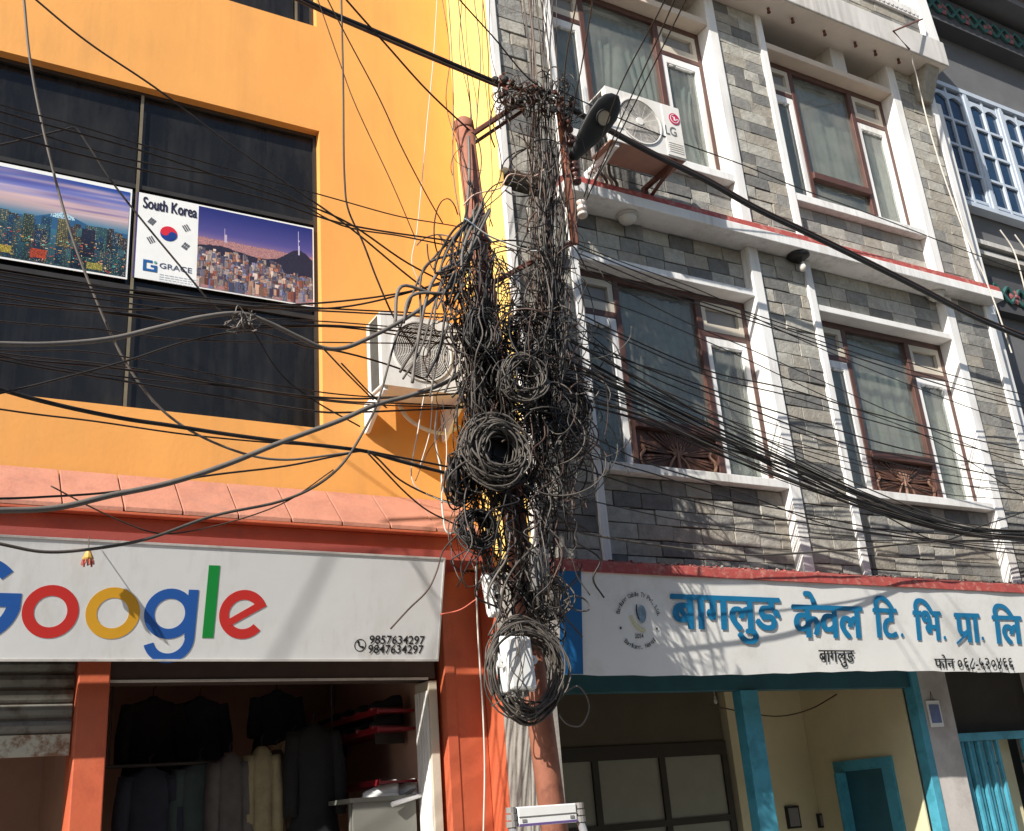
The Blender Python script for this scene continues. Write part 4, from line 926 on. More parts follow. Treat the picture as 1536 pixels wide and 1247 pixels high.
dev('बागलुङ', (1228, 975.5, 1282, 1001), ink, .012); dev('फोन', (1401, 982, 1431, 1003), ink, .012); dev('०६८-५२०४६६', (1436, 987, 1520, 1006), ink, .012)
su_, sv_ = DV.uv(958, 931); S = Plane(DV.p(su_, sv_), GP.U, GP.V); sr = .172; se = MB()
def arc_text(s, a0, a1, inward):
    n_ = len(s)
    for i, ch_ in enumerate(s):
        if ch_ == ' ': continue
        a = math.radians(a0+(a1-a0)*(i+.5)/n_); U = Vector((math.sin(a), -math.cos(a))) if not inward else Vector((-math.sin(a), math.cos(a))); Vv = Vector((math.cos(a), math.sin(a)))*(1 if not inward else -1)
        h = .032 if ch_.isupper() or ch_ in 'bdlt' else .024; w_ = .010 if ch_ in '.,lt' else .021
        if ch_ in '.,': h = .008
        rr_ = sr if not inward else sr+.03; o_ = Vector((math.cos(a), math.sin(a)))*rr_
        P_ = Plane(S.p(*o_), S.U*U.x+S.V*U.y, S.U*Vv.x+S.V*Vv.y); add_text(se, ch_, P_, -w_/2, w_/2, 0, h, .001, offset=.01)
arc_text('Baglung Cable TV Pvt. Ltd.', 166, 10, False); arc_text('Baglung, Nepal', 228, 318, True)
add_text(se, '2054', S, -.038, .038, -.125, -.092, .001, offset=.012)
for sgn in (-1, 1): se.disc(S, sgn*.16, -.055, .010, .001, .002, 8)
se.build('seal_lettering', mat('seal_ink', (.06, .075, .085), .5, 0), gsn, kind='stuff')
MB().disc(S, .030, .045, .062, .001, .0022, 24, su=.62).build('seal_globe', mat('globe_blue', (.20, .30, .38), .5, .35, 40), gsn)
MB().arc(S, .075, .075, .135, .16, 195, 262, .0026, .0038, 14).build('seal_crescent', mat('leaf_cream', (.62, .60, .38), .5, .05), gsn)
MB().arc(S, .11, .08, .125, .135, 165, 215, .004, .005, 10).build('seal_arc', ink, gsn)

# ------------------------------------------------------------------ neighbouring building on the right
nb = empty('neighbour_building', (13, 7, 0), 'dark grey house with pale blue small paned windows and floral relief bands', 'building')
B('wall', nbrwall, nb, 10.2, 20, 6.72, 9.5, 0, 12.6)
B('party_strip', white, nb, 10.06, 10.19, 6.36, 6.9, 4.8, 9.2, bevel=.006); B('party_strip', white, nb, 10.06, 10.19, 6.40, 6.9, 0, 4.79, bevel=.006)
B('gap_wall', darkroom, nb, 9.935, 10.058, 6.6, 6.9, 0, 11)
NZ0, NZ1 = 8.02, 9.86
fo = MB(); fo.box(10.40, 15.6, 6.58, 6.71, NZ1-.06, NZ1); fo.box(10.40, 15.6, 6.58, 6.71, NZ0, NZ0+.06)
NB = [10.40+.70*i for i in range(8)]; 
for x in NB: fo.box(x-.03, x+.03, 6.585, 6.71, NZ0+.06, NZ1-.06)
fo = fo.build('window', nbrblue, nb)
for i in range(len(NB)-1):
    a, b_ = NB[i]+.032, NB[i+1]-.032; za, zb_ = NZ0+.062, NZ1-.062; s_ = MB(); t = .045; mid = (a+b_)/2
    s_.box(a, a+t, 6.60, 6.65, za, zb_); s_.box(b_-t, b_, 6.60, 6.65, za, zb_); s_.box(mid-.018, mid+.018, 6.603, 6.65, za, zb_)
    rows = [za+.06+(zb_-za-.14)*q/4 for q in range(5)]
    for q, z_ in enumerate(rows): s_.box(a+t, mid-.0181, 6.606, 6.65, z_-.018, z_+.018); s_.box(mid+.0181, b_-t, 6.606, 6.65, z_-.018, z_+.018)
    for xa, xb in ((a+t, mid-.0181), (mid+.0181, b_-t)):               # arched heads
        w_ = xb-xa; top = rows[-1]-.018
        poly = [(xa, 6.606, top)]+[(xa+w_*q/8, 6.606, top-.075+.06*math.sin(math.pi*q/8)) for q in range(9)]+[(xb, 6.606, top)]
        s_.prism(poly[::-1], (0, .03, 0))
    s_.build('sash', nbrblue, fo)
    for xa, xb in ((a+t, mid-.0181), (mid+.0181, b_-t)):
        for q in range(4): B('pane', nbrpane, fo, xa, xb, 6.63+random.uniform(0, .004), 6.637, rows[q]+.018, rows[q+1]-.018)
def floral(z, y, x0):
    B('band', mat('dark_band', (.06, .06, .065), .8), nb, 10.2, 18, y, 6.719, z-.22, z+.22)
    for i in range(14):
        x = x0+i*.46; m_ = MB()
        for s_ in (-1, 1): m_.tube(catmull([(x-.23, y-.012, z-s_*.02), (x-.12, y-.02, z+s_*.10), (x, y-.02, z), (x+.12, y-.02, z-s_*.10), (x+.23, y-.012, z+s_*.02)], 5), [.012]+[.026]*19+[.012], 5)
        m_.build('vine', turq, nb)
        f_ = MB()
        for q in range(6):
            a = q*math.pi/3; f_.lathe([(0, 0), (.04, .004), (.05, .016), (.02, .03), (0, .032)], (x+.23+.055*math.cos(a), y-.001, z+.055*math.sin(a)), (0, -1, 0), 8)
        f_.lathe([(0, .02), (.028, .03), (.02, .05), (0, .055)], (x+.23, y-.001, z), (0, -1, 0), 8); f_.build('flower', pinkflower, nb)
floral(11.05, 6.50, 10.75); floral(6.85, 6.60, 10.3)
B('eave', nbrwall, nb, 10.1, 20, 6.20, 6.719, 11.35, 11.5); B('sill_ledge', offwhite, nb, 10.4, 18, 6.52, 6.719, 7.44, 7.50); B('sill_ledge', offwhite, nb, 10.4, 18, 6.56, 6.719, 7.33, 7.39)
for i in range(50):
    x = 10.15+i*.14; MB().tube([(x, 6.10, 11.52), (x, 6.65, 11.66)], .06, 8).build('roof_tile', rooftile, nb, smooth=True)
for i in range(34): MB().lathe(bal_prof, (10.3+i*.16, 6.55, 11.75), (0, 0, 1), 6).build('baluster', white, nb, smooth=True)
for k, x in enumerate((9.965, 10.005)): tag(MB().tube([(x, 6.34, 0), (x, 6.34, SL0-.3), (x, 6.335, 9.0)], .018, 8).build('drain_pipe', blackplastic if k else greyplastic), ['grey drain pipe in the gap beside the stone building', 'black drain pipe in the gap beside the white strip'][k], 'pipe')
tag(MB().tube(catmull([(9.3, 6.0, 9.36), (9.32, 6.02, 8.2), (9.45, 6.03, 7.2), (9.62, 6.03, 6.56), (9.70, 6.03, 6.1), (9.74, 6.03, 5.7)], 6), .007, 5).build('loose_cable', cwhite), 'pale cord hanging past the right end of the slab', 'cord')
for k, (px, py) in enumerate(((1500, 345), (1522, 352))):
    p = at(px, py, 6.5); tag(MB().tube(catmull([p, p+Vector((.12, -.02, -.25)), p+Vector((.14, -.02, -.9)), p+Vector((.2, -.02, -1.5))], 6), .008, 5).build('loose_cable', cwhite), ['pale cord drooping from the dark neighbouring ledge', 'second pale cord drooping further right from the ledge'][k], 'cord')
# ------------------------------------------------------------------ leaning steel pole with its arms, racks and insulators
PYY = 5.74
def polex(z): return 3.593-.0555*z
_at0 = at
def at(x, y, Y): return _at0(x, y, Y+.24)          # pole, wires and boxes stand 0.24 m nearer the wall than first measured
po = empty('utility_pole', (polex(.13), PYY, 0), 'rusty leaning steel pole buried in tangled cables between the two buildings', 'pole')
MB().tube([(polex(0), PYY, 0), (polex(2.5), PYY, 2.5), (polex(6.40), PYY, 6.40)], [.084, .081, .070], 20).build('shaft', rust, po, smooth=True)
MB().lathe([(.074, 0), (.078, .01), (.075, .07), (.045, .10), (0, .105)], (polex(6.40), PYY, 6.39), (-.05, 0, 1), 16).build('cap', rust, po, smooth=True)
for z in (5.42, 5.36, 4.9, 3.2, 2.92): MB().lathe([(.078, 0), (.086, .004), (.086, .032), (.078, .036)], (polex(z), PYY, z), (-.05, 0, 1), 16).build('collar', rustdark, po)
ta, tb_ = at(706, 203, 5.46), at(782, 153, 5.46)
MB().tube([ta, tb_], .022, 6).tube([ta+Vector((.03, .03, -.05)), tb_+Vector((.03, .03, -.05))], .014, 6).build('upper_arm', rustdark, po)
ra, rb_ = at(838, 150, 5.44), at(862, 366, 5.44)
MB().hexa([ra+Vector(q) for q in ((-.02, -.02, 0), (.02, -.02, 0), (.02, .02, 0), (-.02, .02, 0))]+[rb_+Vector(q) for q in ((-.025, -.02, 0), (.025, -.02, 0), (.025, .02, 0), (-.025, .02, 0))]).build('insulator_rack', rust, po)
MB().tube([at(740, 424, 5.46), at(800, 392, 5.46), at(864, 362, 5.45)], .02, 6).build('lower_arm', rustdark, po)
MB().tube([at(742, 124, 5.45), at(800, 140, 5.45), at(862, 166, 5.45)], .018, 6).build('cross_bar', rustdark, po)
spool = [(.016, -.045), (.038, -.042), (.04, -.02), (.022, -.01), (.022, .01), (.04, .02), (.038, .042), (.016, .045)]
for px, py, m_ in ((852, 190, ceramic), (855, 212, ceramic), (862, 252, ceramic), (864, 268, ceramic), (872, 310, ceramicw), (873, 318, ceramicw)):
    MB().lathe(spool, at(px, py, 5.42), (.05, .15, 1), 14).build('insulator', m_, po, smooth=True)
for k in range(60):                                               # bolted cable clamps on the cross bar
    t = random.random(); p = at(745+115*t+random.uniform(-8, 8), 128+36*t+random.uniform(-17, 20), 5.40+random.uniform(-.07, .06)); s_ = random.uniform(.012, .03)
    MB().lathe([(s_*.5, -s_), (s_, -s_*.6), (s_, s_*.5), (s_*.4, s_)], p, (random.uniform(-1, 1), random.uniform(-.4, .4), random.uniform(-.3, 1)), 6).build('clamp', [cblack, rustdark, cbrown][k % 3], po)
# ------------------------------------------------------------------ street lamp head
la, lb = at(857, 240, 5.46), at(926, 144, 5.12); ax = lb-la; Ln = ax.length; U = ax.normalized()
tocam = Vector((-.12, -.50, -.86)).normalized(); Nn = (tocam-U*tocam.dot(U)).normalized(); V = Nn.cross(U)
lamp = empty('street_lamp', la, 'dark teardrop street lamp with a round lens in front of the air conditioner', 'street lamp')
rings = []
for t, wv, dp in ((0, .038, .03), (.06, .048, .035), (.2, .07, .045), (.4, .104, .06), (.6, .124, .07), (.78, .124, .066), (.9, .098, .05), (.97, .058, .03), (1, .012, .01)):
    c_ = la+U*Ln*t; r_ = []
    for k in range(20):
        a = 2*math.pi*k/20; r_.append(c_+V*wv*math.cos(a)+Nn*(dp*math.sin(a) if math.sin(a) < 0 else .022*math.sin(a)))
    rings.append(r_)
MB().loft(rings).build('housing', blackplastic, lamp, smooth=True)
LP = Plane(la+U*Ln*.66+Nn*.0215, U, V)
if LP.N.dot(Nn) < 0: LP = Plane(LP.o, V, U)
MB().disc(LP, 0, 0, .058, .0, .012, 24).build('lens', lens, lamp); MB().arc(LP, 0, 0, .058, .068, 0, 360, -.004, .016, 24).build('lens_ring', blackplastic, lamp)
MB().tube([la+U*.04, la-U*.06, at(846, 252, 5.46)], .022, 8).build('arm', rustdark, lamp)

# ------------------------------------------------------------------ cables
NC = [0]
def cable(pts, r, m_, label, group=None, ya=5.0, yb=5.45, ext0=0, ext1=0, n=5, per=7):
    """Photograph points, with the distance from the road running from ya to yb along the cable."""
    pts = [tuple(p) for p in pts]
    L = [0]
    for a, b_ in zip(pts, pts[1:]): L.append(L[-1]+math.hypot(b_[0]-a[0], b_[1]-a[1]))
    P = [at(p[0], p[1], (p[2] if len(p) > 2 else ya+(yb-ya)*l/L[-1])) for p, l in zip(pts, L)]
    if ext0: d = (P[0]-P[1]).normalized(); P = [P[0]+d*ext0+Vector((0, 0, ext0*.06))]+P
    if ext1: d = (P[-1]-P[-2]).normalized(); P = P+[P[-1]+d*ext1+Vector((0, 0, ext1*.06))]
    o = MB().tube(catmull(P, per), r, n).build('cable', m_, smooth=True, loc=P[len(P)//2])
    return tag(o, label, 'cable', group)
E0 = 3.0
cable([(440, -8), (500, 21), (560, 46), (620, 71), (690, 101), (750, 126)], .017, cblack, 'thick black wrapped cable sloping down to the top cross bar of the pole', ya=5.1, ext0=E0, n=7)
cable([(440, -3), (500, 25), (560, 51), (620, 77), (690, 106), (750, 131)], .012, cbrown, 'brown cable running just under the thick black wrapped cable at the top', ya=5.1, ext0=E0, n=6)
cable([(35, -10), (45, 90), (65, 195), (100, 330), (130, 415), (188, 543), (242, 614), (296, 652), (374, 683), (428, 690), (512, 681), (552, 677), (600, 690), (690, 715)], .0075, cgrey, 'pale grey cable dropping from the top left across the black window to the wall tie', ya=4.9, ext0=E0)
cable([(45, -8), (130, 62), (232, 131), (330, 205), (420, 268), (520, 338), (620, 420), (690, 470)], .0065, cblack, 'dark cable sloping from the top left corner across the black window to the pole', ya=5.2, yb=5.45, ext0=E0)
cable([(-8, 219), (50, 206), (95, 195), (112, 192), (130, 215), (168, 273), (286, 418), (325, 462), (378, 492)], .006, cblack, 'thin cable hooked on a white clip and running down across both posters', ya=5.2, yb=5.2, ext0=E0)
cable([(512, -8), (515, 130), (517, 270), (522, 313), (545, 365), (566, 420), (593, 480), (620, 520)], .0065, cblack, 'black drop cable hanging straight down beside the black window', ya=5.1, ext0=1.5)
cable([(516, -4), (579, 67), (640, 135), (711, 202)], .007, cblack, 'dark cable sloping over the orange wall to the pole top', ya=5.0, ext0=2)
cable([(512, 40), (569, 148), (603, 222), (640, 293), (664, 335)], .0045, cbrown, 'thin brown wire sloping down the orange wall to the left of the pole', ya=5.0, ext0=1)
cable([(510, 95), (530, 150), (590, 280), (624, 360)], .0035, cbrown, 'thinnest brown wire on the orange wall ending by the white cord', ya=5.2, ext0=1)
cable([(656, -8), (650, 90), (641, 180), (634, 260), (625, 350), (618, 395), (632, 430)], .0035, cwhite, 'thin white cord hanging down the orange wall left of the pole', ya=5.5, yb=5.7, ext0=1.5)
cable([(686, -4), (741, 57), (791, 116), (838, 150)], .006, cblack, 'dark wire crossing the yellow strip to the cross bar', ya=4.9, ext0=2)
cable([(0, 516), (84, 516), (168, 508), (236, 492), (303, 476), (364, 471), (404, 485), (448, 506), (485, 522), (512, 523), (556, 506), (630, 464), (670, 430), (702, 395), (716, 345)], .0135, cgrey, 'thick grey cable humped over a wire knot across the black window', ya=4.8, ext0=E0, n=8)
cable([(0, 766), (84, 762), (168, 743), (253, 725), (337, 698), (421, 664), (512, 630), (562, 608), (620, 592), (690, 560), (722, 500)], .0145, cgrey, 'thick grey cable rising over the pink ledge to the pole', ya=4.8, ext0=E0, n=8)
cable([(0, 584), (84, 607), (185, 628), (253, 638), (337, 651), (420, 662), (512, 672), (552, 678), (600, 692), (690, 715)], .012, cblack, 'thick black cable running along the bottom of the black window', ya=4.9, ext0=E0, n=6)
cable([(0, 816), (67, 828), (135, 824), (219, 809), (320, 774), (421, 752), (472, 730), (512, 698), (546, 646), (566, 605), (593, 511), (610, 467), (633, 410), (690, 345)], .008, cdust, 'grey cable sagging below the red fascia and climbing up to the pole', ya=4.9, ext0=E0, n=6)
cable([(0, 748), (77, 745), (141, 741), (209, 733), (303, 715), (431, 699), (512, 683), (552, 678), (600, 720), (657, 748), (700, 760)], .006, cblack, 'thin black cable crossing the pink ledge to the wall tie', ya=5.0, ext0=E0)
cable([(135, 760), (189, 785), (236, 800), (286, 797), (421, 757), (500, 705)], .004, cbrown, 'thin wire looping below the thick grey cable over the red fascia', ya=5.0, yb=5.2, ext0=.2)
cable([(552, 680), (580, 710), (606, 737), (640, 765), (690, 790)], .0055, cblack, 'short dark cable fanning from the wall tie down to the red fascia', ya=5.2)
cable([(552, 677), (620, 690), (700, 706)], .007, cblack, 'short thick cable from the wall tie to the side coil', ya=5.2)
GW = 'thin black cables strung across the black window'
ORD = 'topmost second third fourth fifth sixth seventh eighth ninth tenth eleventh twelfth thirteenth fourteenth fifteenth sixteenth seventeenth eighteenth nineteenth lowest'.split()
for i, pts in enumerate((
    [(0, 157), (111, 187), (209, 216), (370, 261), (512, 301), (600, 325), (670, 337), (720, 346)], [(0, 167), (202, 223), (370, 279), (512, 329), (612, 395), (700, 440)],
    [(0, 183), (202, 241), (404, 281), (512, 338), (600, 354), (690, 372)], [(0, 200), (202, 252), (404, 300), (512, 335), (700, 365)],
    [(0, 408), (135, 428), (286, 445), (420, 458), (512, 464), (680, 472)], [(0, 414), (135, 434), (286, 452), (430, 464), (512, 468), (690, 478)],
    [(0, 421), (135, 438), (286, 455), (404, 463), (512, 461), (610, 440), (700, 410)], [(0, 428), (170, 452), (337, 474), (512, 484), (690, 500)],
    [(0, 439), (192, 464), (256, 463), (380, 460), (512, 452), (600, 440), (690, 420)], [(0, 446), (202, 475), (340, 492), (512, 491), (690, 520)],
    [(0, 455), (202, 472), (286, 487), (512, 489), (690, 508)], [(0, 482), (135, 493), (269, 509), (512, 514), (690, 516)],
    [(0, 526), (135, 528), (337, 565), (512, 592), (600, 595), (690, 580)], [(0, 530), (168, 548), (337, 576), (450, 594), (512, 602), (620, 606), (700, 610)],
    [(0, 536), (168, 552), (350, 580), (512, 598), (700, 590)], [(0, 533), (50, 545), (195, 567), (337, 580), (512, 604), (694, 612)],
    [(0, 590), (100, 566), (192, 541), (286, 511), (380, 498), (460, 520), (512, 528), (596, 552), (650, 575)], [(0, 540), (150, 566), (300, 590), (480, 618), (512, 619), (694, 612)])):
    cable(pts, random.choice([.0045, .0055, .0065]), cblack, 'thin black cable, '+ORD[i]+' counted down the left side of the black window', GW, ya=random.uniform(4.8, 5.2), yb=random.uniform(5.36, 5.5), ext0=E0 if pts[0][0] <= 0 else .4)
for i, pts in enumerate(([(0, 614), (141, 632), (280, 652), (404, 664), (512, 671), (552, 676)], [(376, 490), (420, 560), (470, 600), (540, 640)], [(512, 545), (562, 597), (580, 612)], [(485, 523), (520, 560), (560, 600)])):
    cable(pts, .005, cblack, ['thin dark wire running just under the black window to the wall tie', 'thin dark wire dropping from the wire knot to the orange wall cooler', 'short dark wire on the orange wall ending at the cooler bracket', 'short dark wire between the humped grey cable and the cooler'][i], 'thin wires on the orange wall', ya=5.1, yb=5.4, ext0=E0 if i == 0 else 0)
# tie of loose wire ends on the humped grey cable
kt = MB()
for k in range(14):
    p = at(random.uniform(345, 385), random.uniform(466, 482), 5.1); q = [p+Vector((random.uniform(-.05, .05), random.uniform(-.04, .04), random.uniform(-.09, .04))) for _ in range(4)]; kt.tube(catmull([p]+q, 4), .003, 4)
tag(kt.build('wire_knot', cgrey), 'knot of loose wire ends on the humped grey cable', 'knot')
# right hand side
GR = 'thin black cables strung across the stone building'
S0 = 5.44; S1 = 5.75
for i, pts in enumerate(sorted((
    [(868, 372), (1000, 425), (1150, 478), (1300, 525), (1536, 592)], [(868, 380), (1000, 435), (1150, 484), (1300, 535), (1536, 604)], [(868, 395), (1010, 445), (1152, 490), (1320, 548), (1536, 612)],
    [(868, 470), (950, 510), (1068, 558), (1176, 582), (1304, 619), (1395, 642), (1536, 676)], [(868, 478), (950, 516), (1068, 566), (1176, 592), (1304, 630), (1536, 690)],
    [(868, 400), (1024, 481), (1125, 524), (1240, 575), (1361, 629), (1536, 700)], [(868, 520), (1000, 560), (1125, 605), (1240, 640), (1361, 675), (1536, 705)],
    [(868, 540), (1000, 600), (1125, 650), (1260, 690), (1400, 722), (1536, 735)], [(868, 505), (960, 548), (1090, 600), (1250, 660), (1380, 690), (1536, 720)],
    [(868, 550), (980, 590), (1100, 640), (1230, 690), (1380, 735), (1536, 750)], [(868, 560), (1000, 640), (1150, 712), (1300, 762), (1430, 792), (1536, 800)],
    [(850, 470), (940, 545), (1060, 600), (1200, 650), (1360, 700), (1536, 728)], [(850, 480), (960, 575), (1080, 625), (1220, 672), (1380, 715), (1536, 742)],
    [(860, 667), (890, 684), (984, 712), (1083, 744), (1240, 778), (1407, 811)], [(860, 746), (907, 756), (1008, 778), (1107, 793), (1240, 809), (1407, 812), (1536, 818)],
    [(860, 700), (1000, 742), (1150, 775), (1300, 798), (1400, 812), (1536, 832)], [(1150, 680), (1240, 728), (1330, 775), (1407, 811), (1470, 790), (1536, 768)],
    [(860, 640), (960, 690), (1100, 735), (1250, 790), (1407, 810), (1536, 806)], [(870, 440), (960, 470), (1100, 530), (1250, 600), (1400, 660), (1536, 745)],
    [(850, 360), (930, 392), (1060, 440), (1180, 500), (1320, 560), (1536, 640)]), key=lambda c: c[-1][1])):
    cable(pts, random.choice([.0045, .0055, .0065]), cblack, 'thin black cable over the stone building, '+ORD[i]+' from the top at the right picture edge', GR, ya=S0, yb=random.uniform(5.6, 5.9), ext1=3)
cable([(800, 740), (865, 796), (897, 804), (984, 818), (1083, 830), (1132, 833), (1182, 831), (1300, 822), (1396, 813), (1470, 812), (1536, 815)], .0085, cdust, 'dusty grey cable sagging low over the stone wall just above the red kerb', ya=S0, yb=S1, ext1=3, n=6)
UG = [(850, 500), (960, 560), (1060, 612), (1180, 672), (1300, 728), (1430, 778), (1536, 792)]; LG_ = [(850, 600), (950, 634), (1050, 676), (1180, 722), (1300, 766), (1430, 800), (1536, 812)]
for k in range(20):
    t = random.random(); u = random.random()
    cable([(a[0]+random.uniform(-6, 6), a[1]+(b_[1]-a[1])*min(1, max(0, t+(u-t)*i/6+random.uniform(-.08, .08)))) for i, (a, b_) in enumerate(zip(UG, LG_))], random.choice([.005, .006, .008]), cblack if k % 4 else cdust,
          'black cable in the sagging bundle right of the pole', 'cables of the sagging right bundle', ya=S0+random.uniform(-.06, .04), yb=S1+random.uniform(-.06, .06), ext1=3)
cable([(848, 160), (915, 197), (980, 232), (1060, 272), (1130, 312), (1209, 350), (1289, 389), (1381, 435), (1448, 470), (1536, 508)], .021, cblack, 'thickest black cable sloping across the stone building from behind the street lamp', ya=5.4, yb=5.75, ext1=3, n=8)
cable([(848, 157), (915, 193), (980, 228), (1060, 267), (1130, 307), (1209, 345), (1289, 384), (1381, 430), (1448, 465), (1536, 502)], .012, cbrown, 'dark brown cable lashed on top of the thickest sloping cable', ya=5.39, yb=5.74, ext1=3, n=6)
cable([(838, 135), (930, 178), (1024, 215), (1118, 249), (1192, 280), (1310, 323), (1458, 380), (1536, 408)], .0055, cblack, 'single thin wire sloping above the thickest cable past the upper windows', ya=5.42, yb=5.8, ext1=3)
for k, (pts, lab) in enumerate((([(876, 296), (926, 141), (1000, -5)], 'left of three wires rising from the white insulator past the lamp'), ([(884, 290), (940, 180), (1024, 10), (1034, -10)], 'right of three wires rising from the white insulator past the lamp'), ([(880, 300), (936, 170), (1012, 0)], 'middle of three wires rising from the white insulator past the lamp'),
        ([(852, 205), (869, 118), (890, -5)], 'dark wire rising steeply from the brown insulator over the window'), ([(846, 190), (848, 100), (866, -5)], 'second steep wire beside the dark one over the left casement'))):
    cable(pts, .005, cblack, lab, 'wires rising to the upper right', ya=5.42, yb=3.6, ext1=3)
# wires running down past the pole
GV = 'vertical wires beside the pole'
for k in range(24):
    x = random.uniform(796, 842); 
    cable([(x+random.uniform(-14, 6)-8, -10), (x+random.uniform(-8, 8)-4, 110), (x+random.uniform(-9, 9), 230), (x+random.uniform(-10, 12), 350), (x+random.uniform(-20, 24)+4, 470+random.uniform(-40, 60))], random.choice([.0025, .0035, .0045]), random.choices([cdust, cbrown, cgrey, cblack], (.35, .35, .2, .1))[0],
          'thin wire hanging down in the bundle right of the pole', GV, ya=5.46+random.uniform(-.1, .08), yb=5.44+random.uniform(-.1, .08), ext0=1)
for k in range(9):
    x = 666+k*9+random.uniform(-5, 5)
    cable([(x, -10), (x+random.uniform(-4, 14), 80), (x+random.uniform(4, 24), 160), (x+random.uniform(0, 40), 260), (690+random.uniform(0, 60), 340)], random.choice([.003, .0035, .0045]), random.choice([cbrown, cgrey, cdust]),
          'thin wire hanging down over the yellow strip', 'thin wires over the yellow strip', ya=5.5, yb=5.42, ext0=1)
for k in range(15):
    a = (random.uniform(586, 690), random.uniform(450, 600)); 
    cable([a, (a[0]+random.uniform(5, 30), a[1]-random.uniform(30, 60)), (random.uniform(635, 690), random.uniform(395, 440)), (random.uniform(680, 712), random.uniform(345, 385)), (random.uniform(700, 735), random.uniform(300, 345))], random.choice([.007, .009, .012]), random.choices([cblack, cdust, cgrey], (.5, .3, .2))[0],
          'thick cable bending up past the orange wall cooler to the pole', 'thick cables bending up to the pole', ya=5.3, yb=5.36, n=6)
cable([(700, 330), (730, 352), (770, 368), (800, 377), (812, 374)], .007, cwhite, 'white cable looped across the pole under the yellow strip', ya=5.34, yb=5.36)
cable([(697, 328), (720, 345), (742, 366)], .005, cblue, 'short pale blue cable tied across the pole', ya=5.33, yb=5.36)
cable([(695, 308), (712, 292), (750, 282), (765, 262), (800, 265), (822, 250)], .0055, mat('peach_cable', (.62, .42, .34), .6), 'pale peach cable curving from the pole to the insulator rack', ya=5.38, yb=5.4)
cable([(703, 205), (704, 260), (700, 320), (697, 350), (706, 420)], .012, cgrey, 'grey conduit cable strapped down the top of the pole', ya=5.40, yb=5.38, n=8)
for k, pts in enumerate(([(648, 500), (642, 560), (628, 640), (620, 725), (655, 748), (690, 760)], [(656, 610), (653, 660), (662, 710), (664, 770), (672, 800), (700, 790)], [(664, 600), (670, 680), (664, 740)], [(648, 545), (646, 640), (630, 700)])):
    cable(pts, [.004, .006, .0035, .0035][k], cwhite, 'pale wire dangling below the orange wall cooler', 'pale wires under the orange wall cooler', ya=5.45, yb=5.4)
cable([(714, 850), (716, 930), (720, 1000), (724, 1060), (727, 1150), (725, 1260)], .006, cwhite, 'pale cord hanging down the red side wall', ya=5.9, yb=6.2)
cable([(660, 922), (690, 915), (716, 898)], .005, mat('red_cable', (.5, .1, .06), .6), 'thin red wire from the sign corner to the red wall', ya=6.4, yb=6.2)
cable([(845, 1040), (868, 1030), (884, 1058), (872, 1088), (850, 1086), (838, 1072)], .005, cgrey, 'single loose grey loop right of the white box', ya=5.3, yb=5.3)
cable([(846, 902), (862, 894), (880, 902), (884, 914), (866, 916), (850, 905)], .0055, cdust, 'small loop of cable in front of the blue sign end', ya=5.3, yb=5.3)

# ------------------------------------------------------------------ coils of spare cable tied to the pole
def coil(px, py, rp, turns, Y, label, m_=cdust, sq=1.0, lo=.62, r=.0055, tilt=0.0, jit=.2):
    c_ = at(px, py, Y); R = .95*rp*(c_-Vector((0, 0, CAMZ))).length/FPX; b_ = MB()
    for k in range(turns):
        q = R*random.uniform(lo, 1.0); ox, oz = random.uniform(-jit, jit)*R, random.uniform(-jit, jit)*R; e_ = random.uniform(.86, 1.16); ph = random.random()*6.28; yj = random.uniform(-.05, .05)
        pts = [c_+Vector((ox+q*math.cos(a)*sq*e_, yj+.04*math.sin(a*2+ph)+tilt*q*math.cos(a), oz+q*math.sin(a)/e_*(1+.05*math.sin(3*a+ph)+.03*math.sin(5*a+ph*2)))) for a in [2*math.pi*i/26 for i in range(26)]]
        b_.tube(pts, r*random.uniform(.8, 1.15), 5, closed=True)
    for k in range(3):
        a = random.random()*6.28; p = c_+Vector((R*.83*sq*math.cos(a), 0, R*.83*math.sin(a)))
        q = [p+Vector((R*.2*math.cos(a)*math.cos(s), .06*math.sin(s), R*.2*math.sin(a)*math.cos(s))) for s in [2*math.pi*i/10 for i in range(10)]]; b_.tube(q, .004, 4, closed=True)
    return tag(b_.build('cable_coil', m_, smooth=True), label, 'cable coil', 'coils of spare cable on the pole')
coil(746, 680, 55, 44, 5.16, 'biggest grey coil of cable around a black box at mid pole', r=.0062, lo=.6)
coil(781, 571, 38, 30, 5.18, 'grey coil of cable above the biggest coil')
coil(722, 502, 44, 26, 5.24, 'tall dark coil of cable at the left of the tangle', cblack, .62)
coil(693, 718, 40, 26, 5.28, 'dark oval coil of cable hanging left of the biggest coil', cblack, .62, tilt=.3, r=.007)
coil(716, 794, 33, 26, 5.26, 'dark round coil of cable hung by the red fascia', cblack, .95)
coil(764, 726, 46, 16, 5.42, 'black coil of cable half hidden beneath the biggest coil', cblack)
coil(790, 1006, 74, 34, 5.22, 'loose wide coil of cable around the white splice box', cdust, .92, .72, jit=.1)
coil(800, 507, 44, 18, 5.44, 'dark coil of cable right of the tall coil', cblack)
coil(848, 608, 52, 22, 5.45, 'loose dark coil at the right edge of the tangle', cblack, .9, .5, jit=.25)
coil(822, 898, 40, 10, 5.34, 'loose coil of cable around the grey box', cdust, .9, .6, jit=.2)

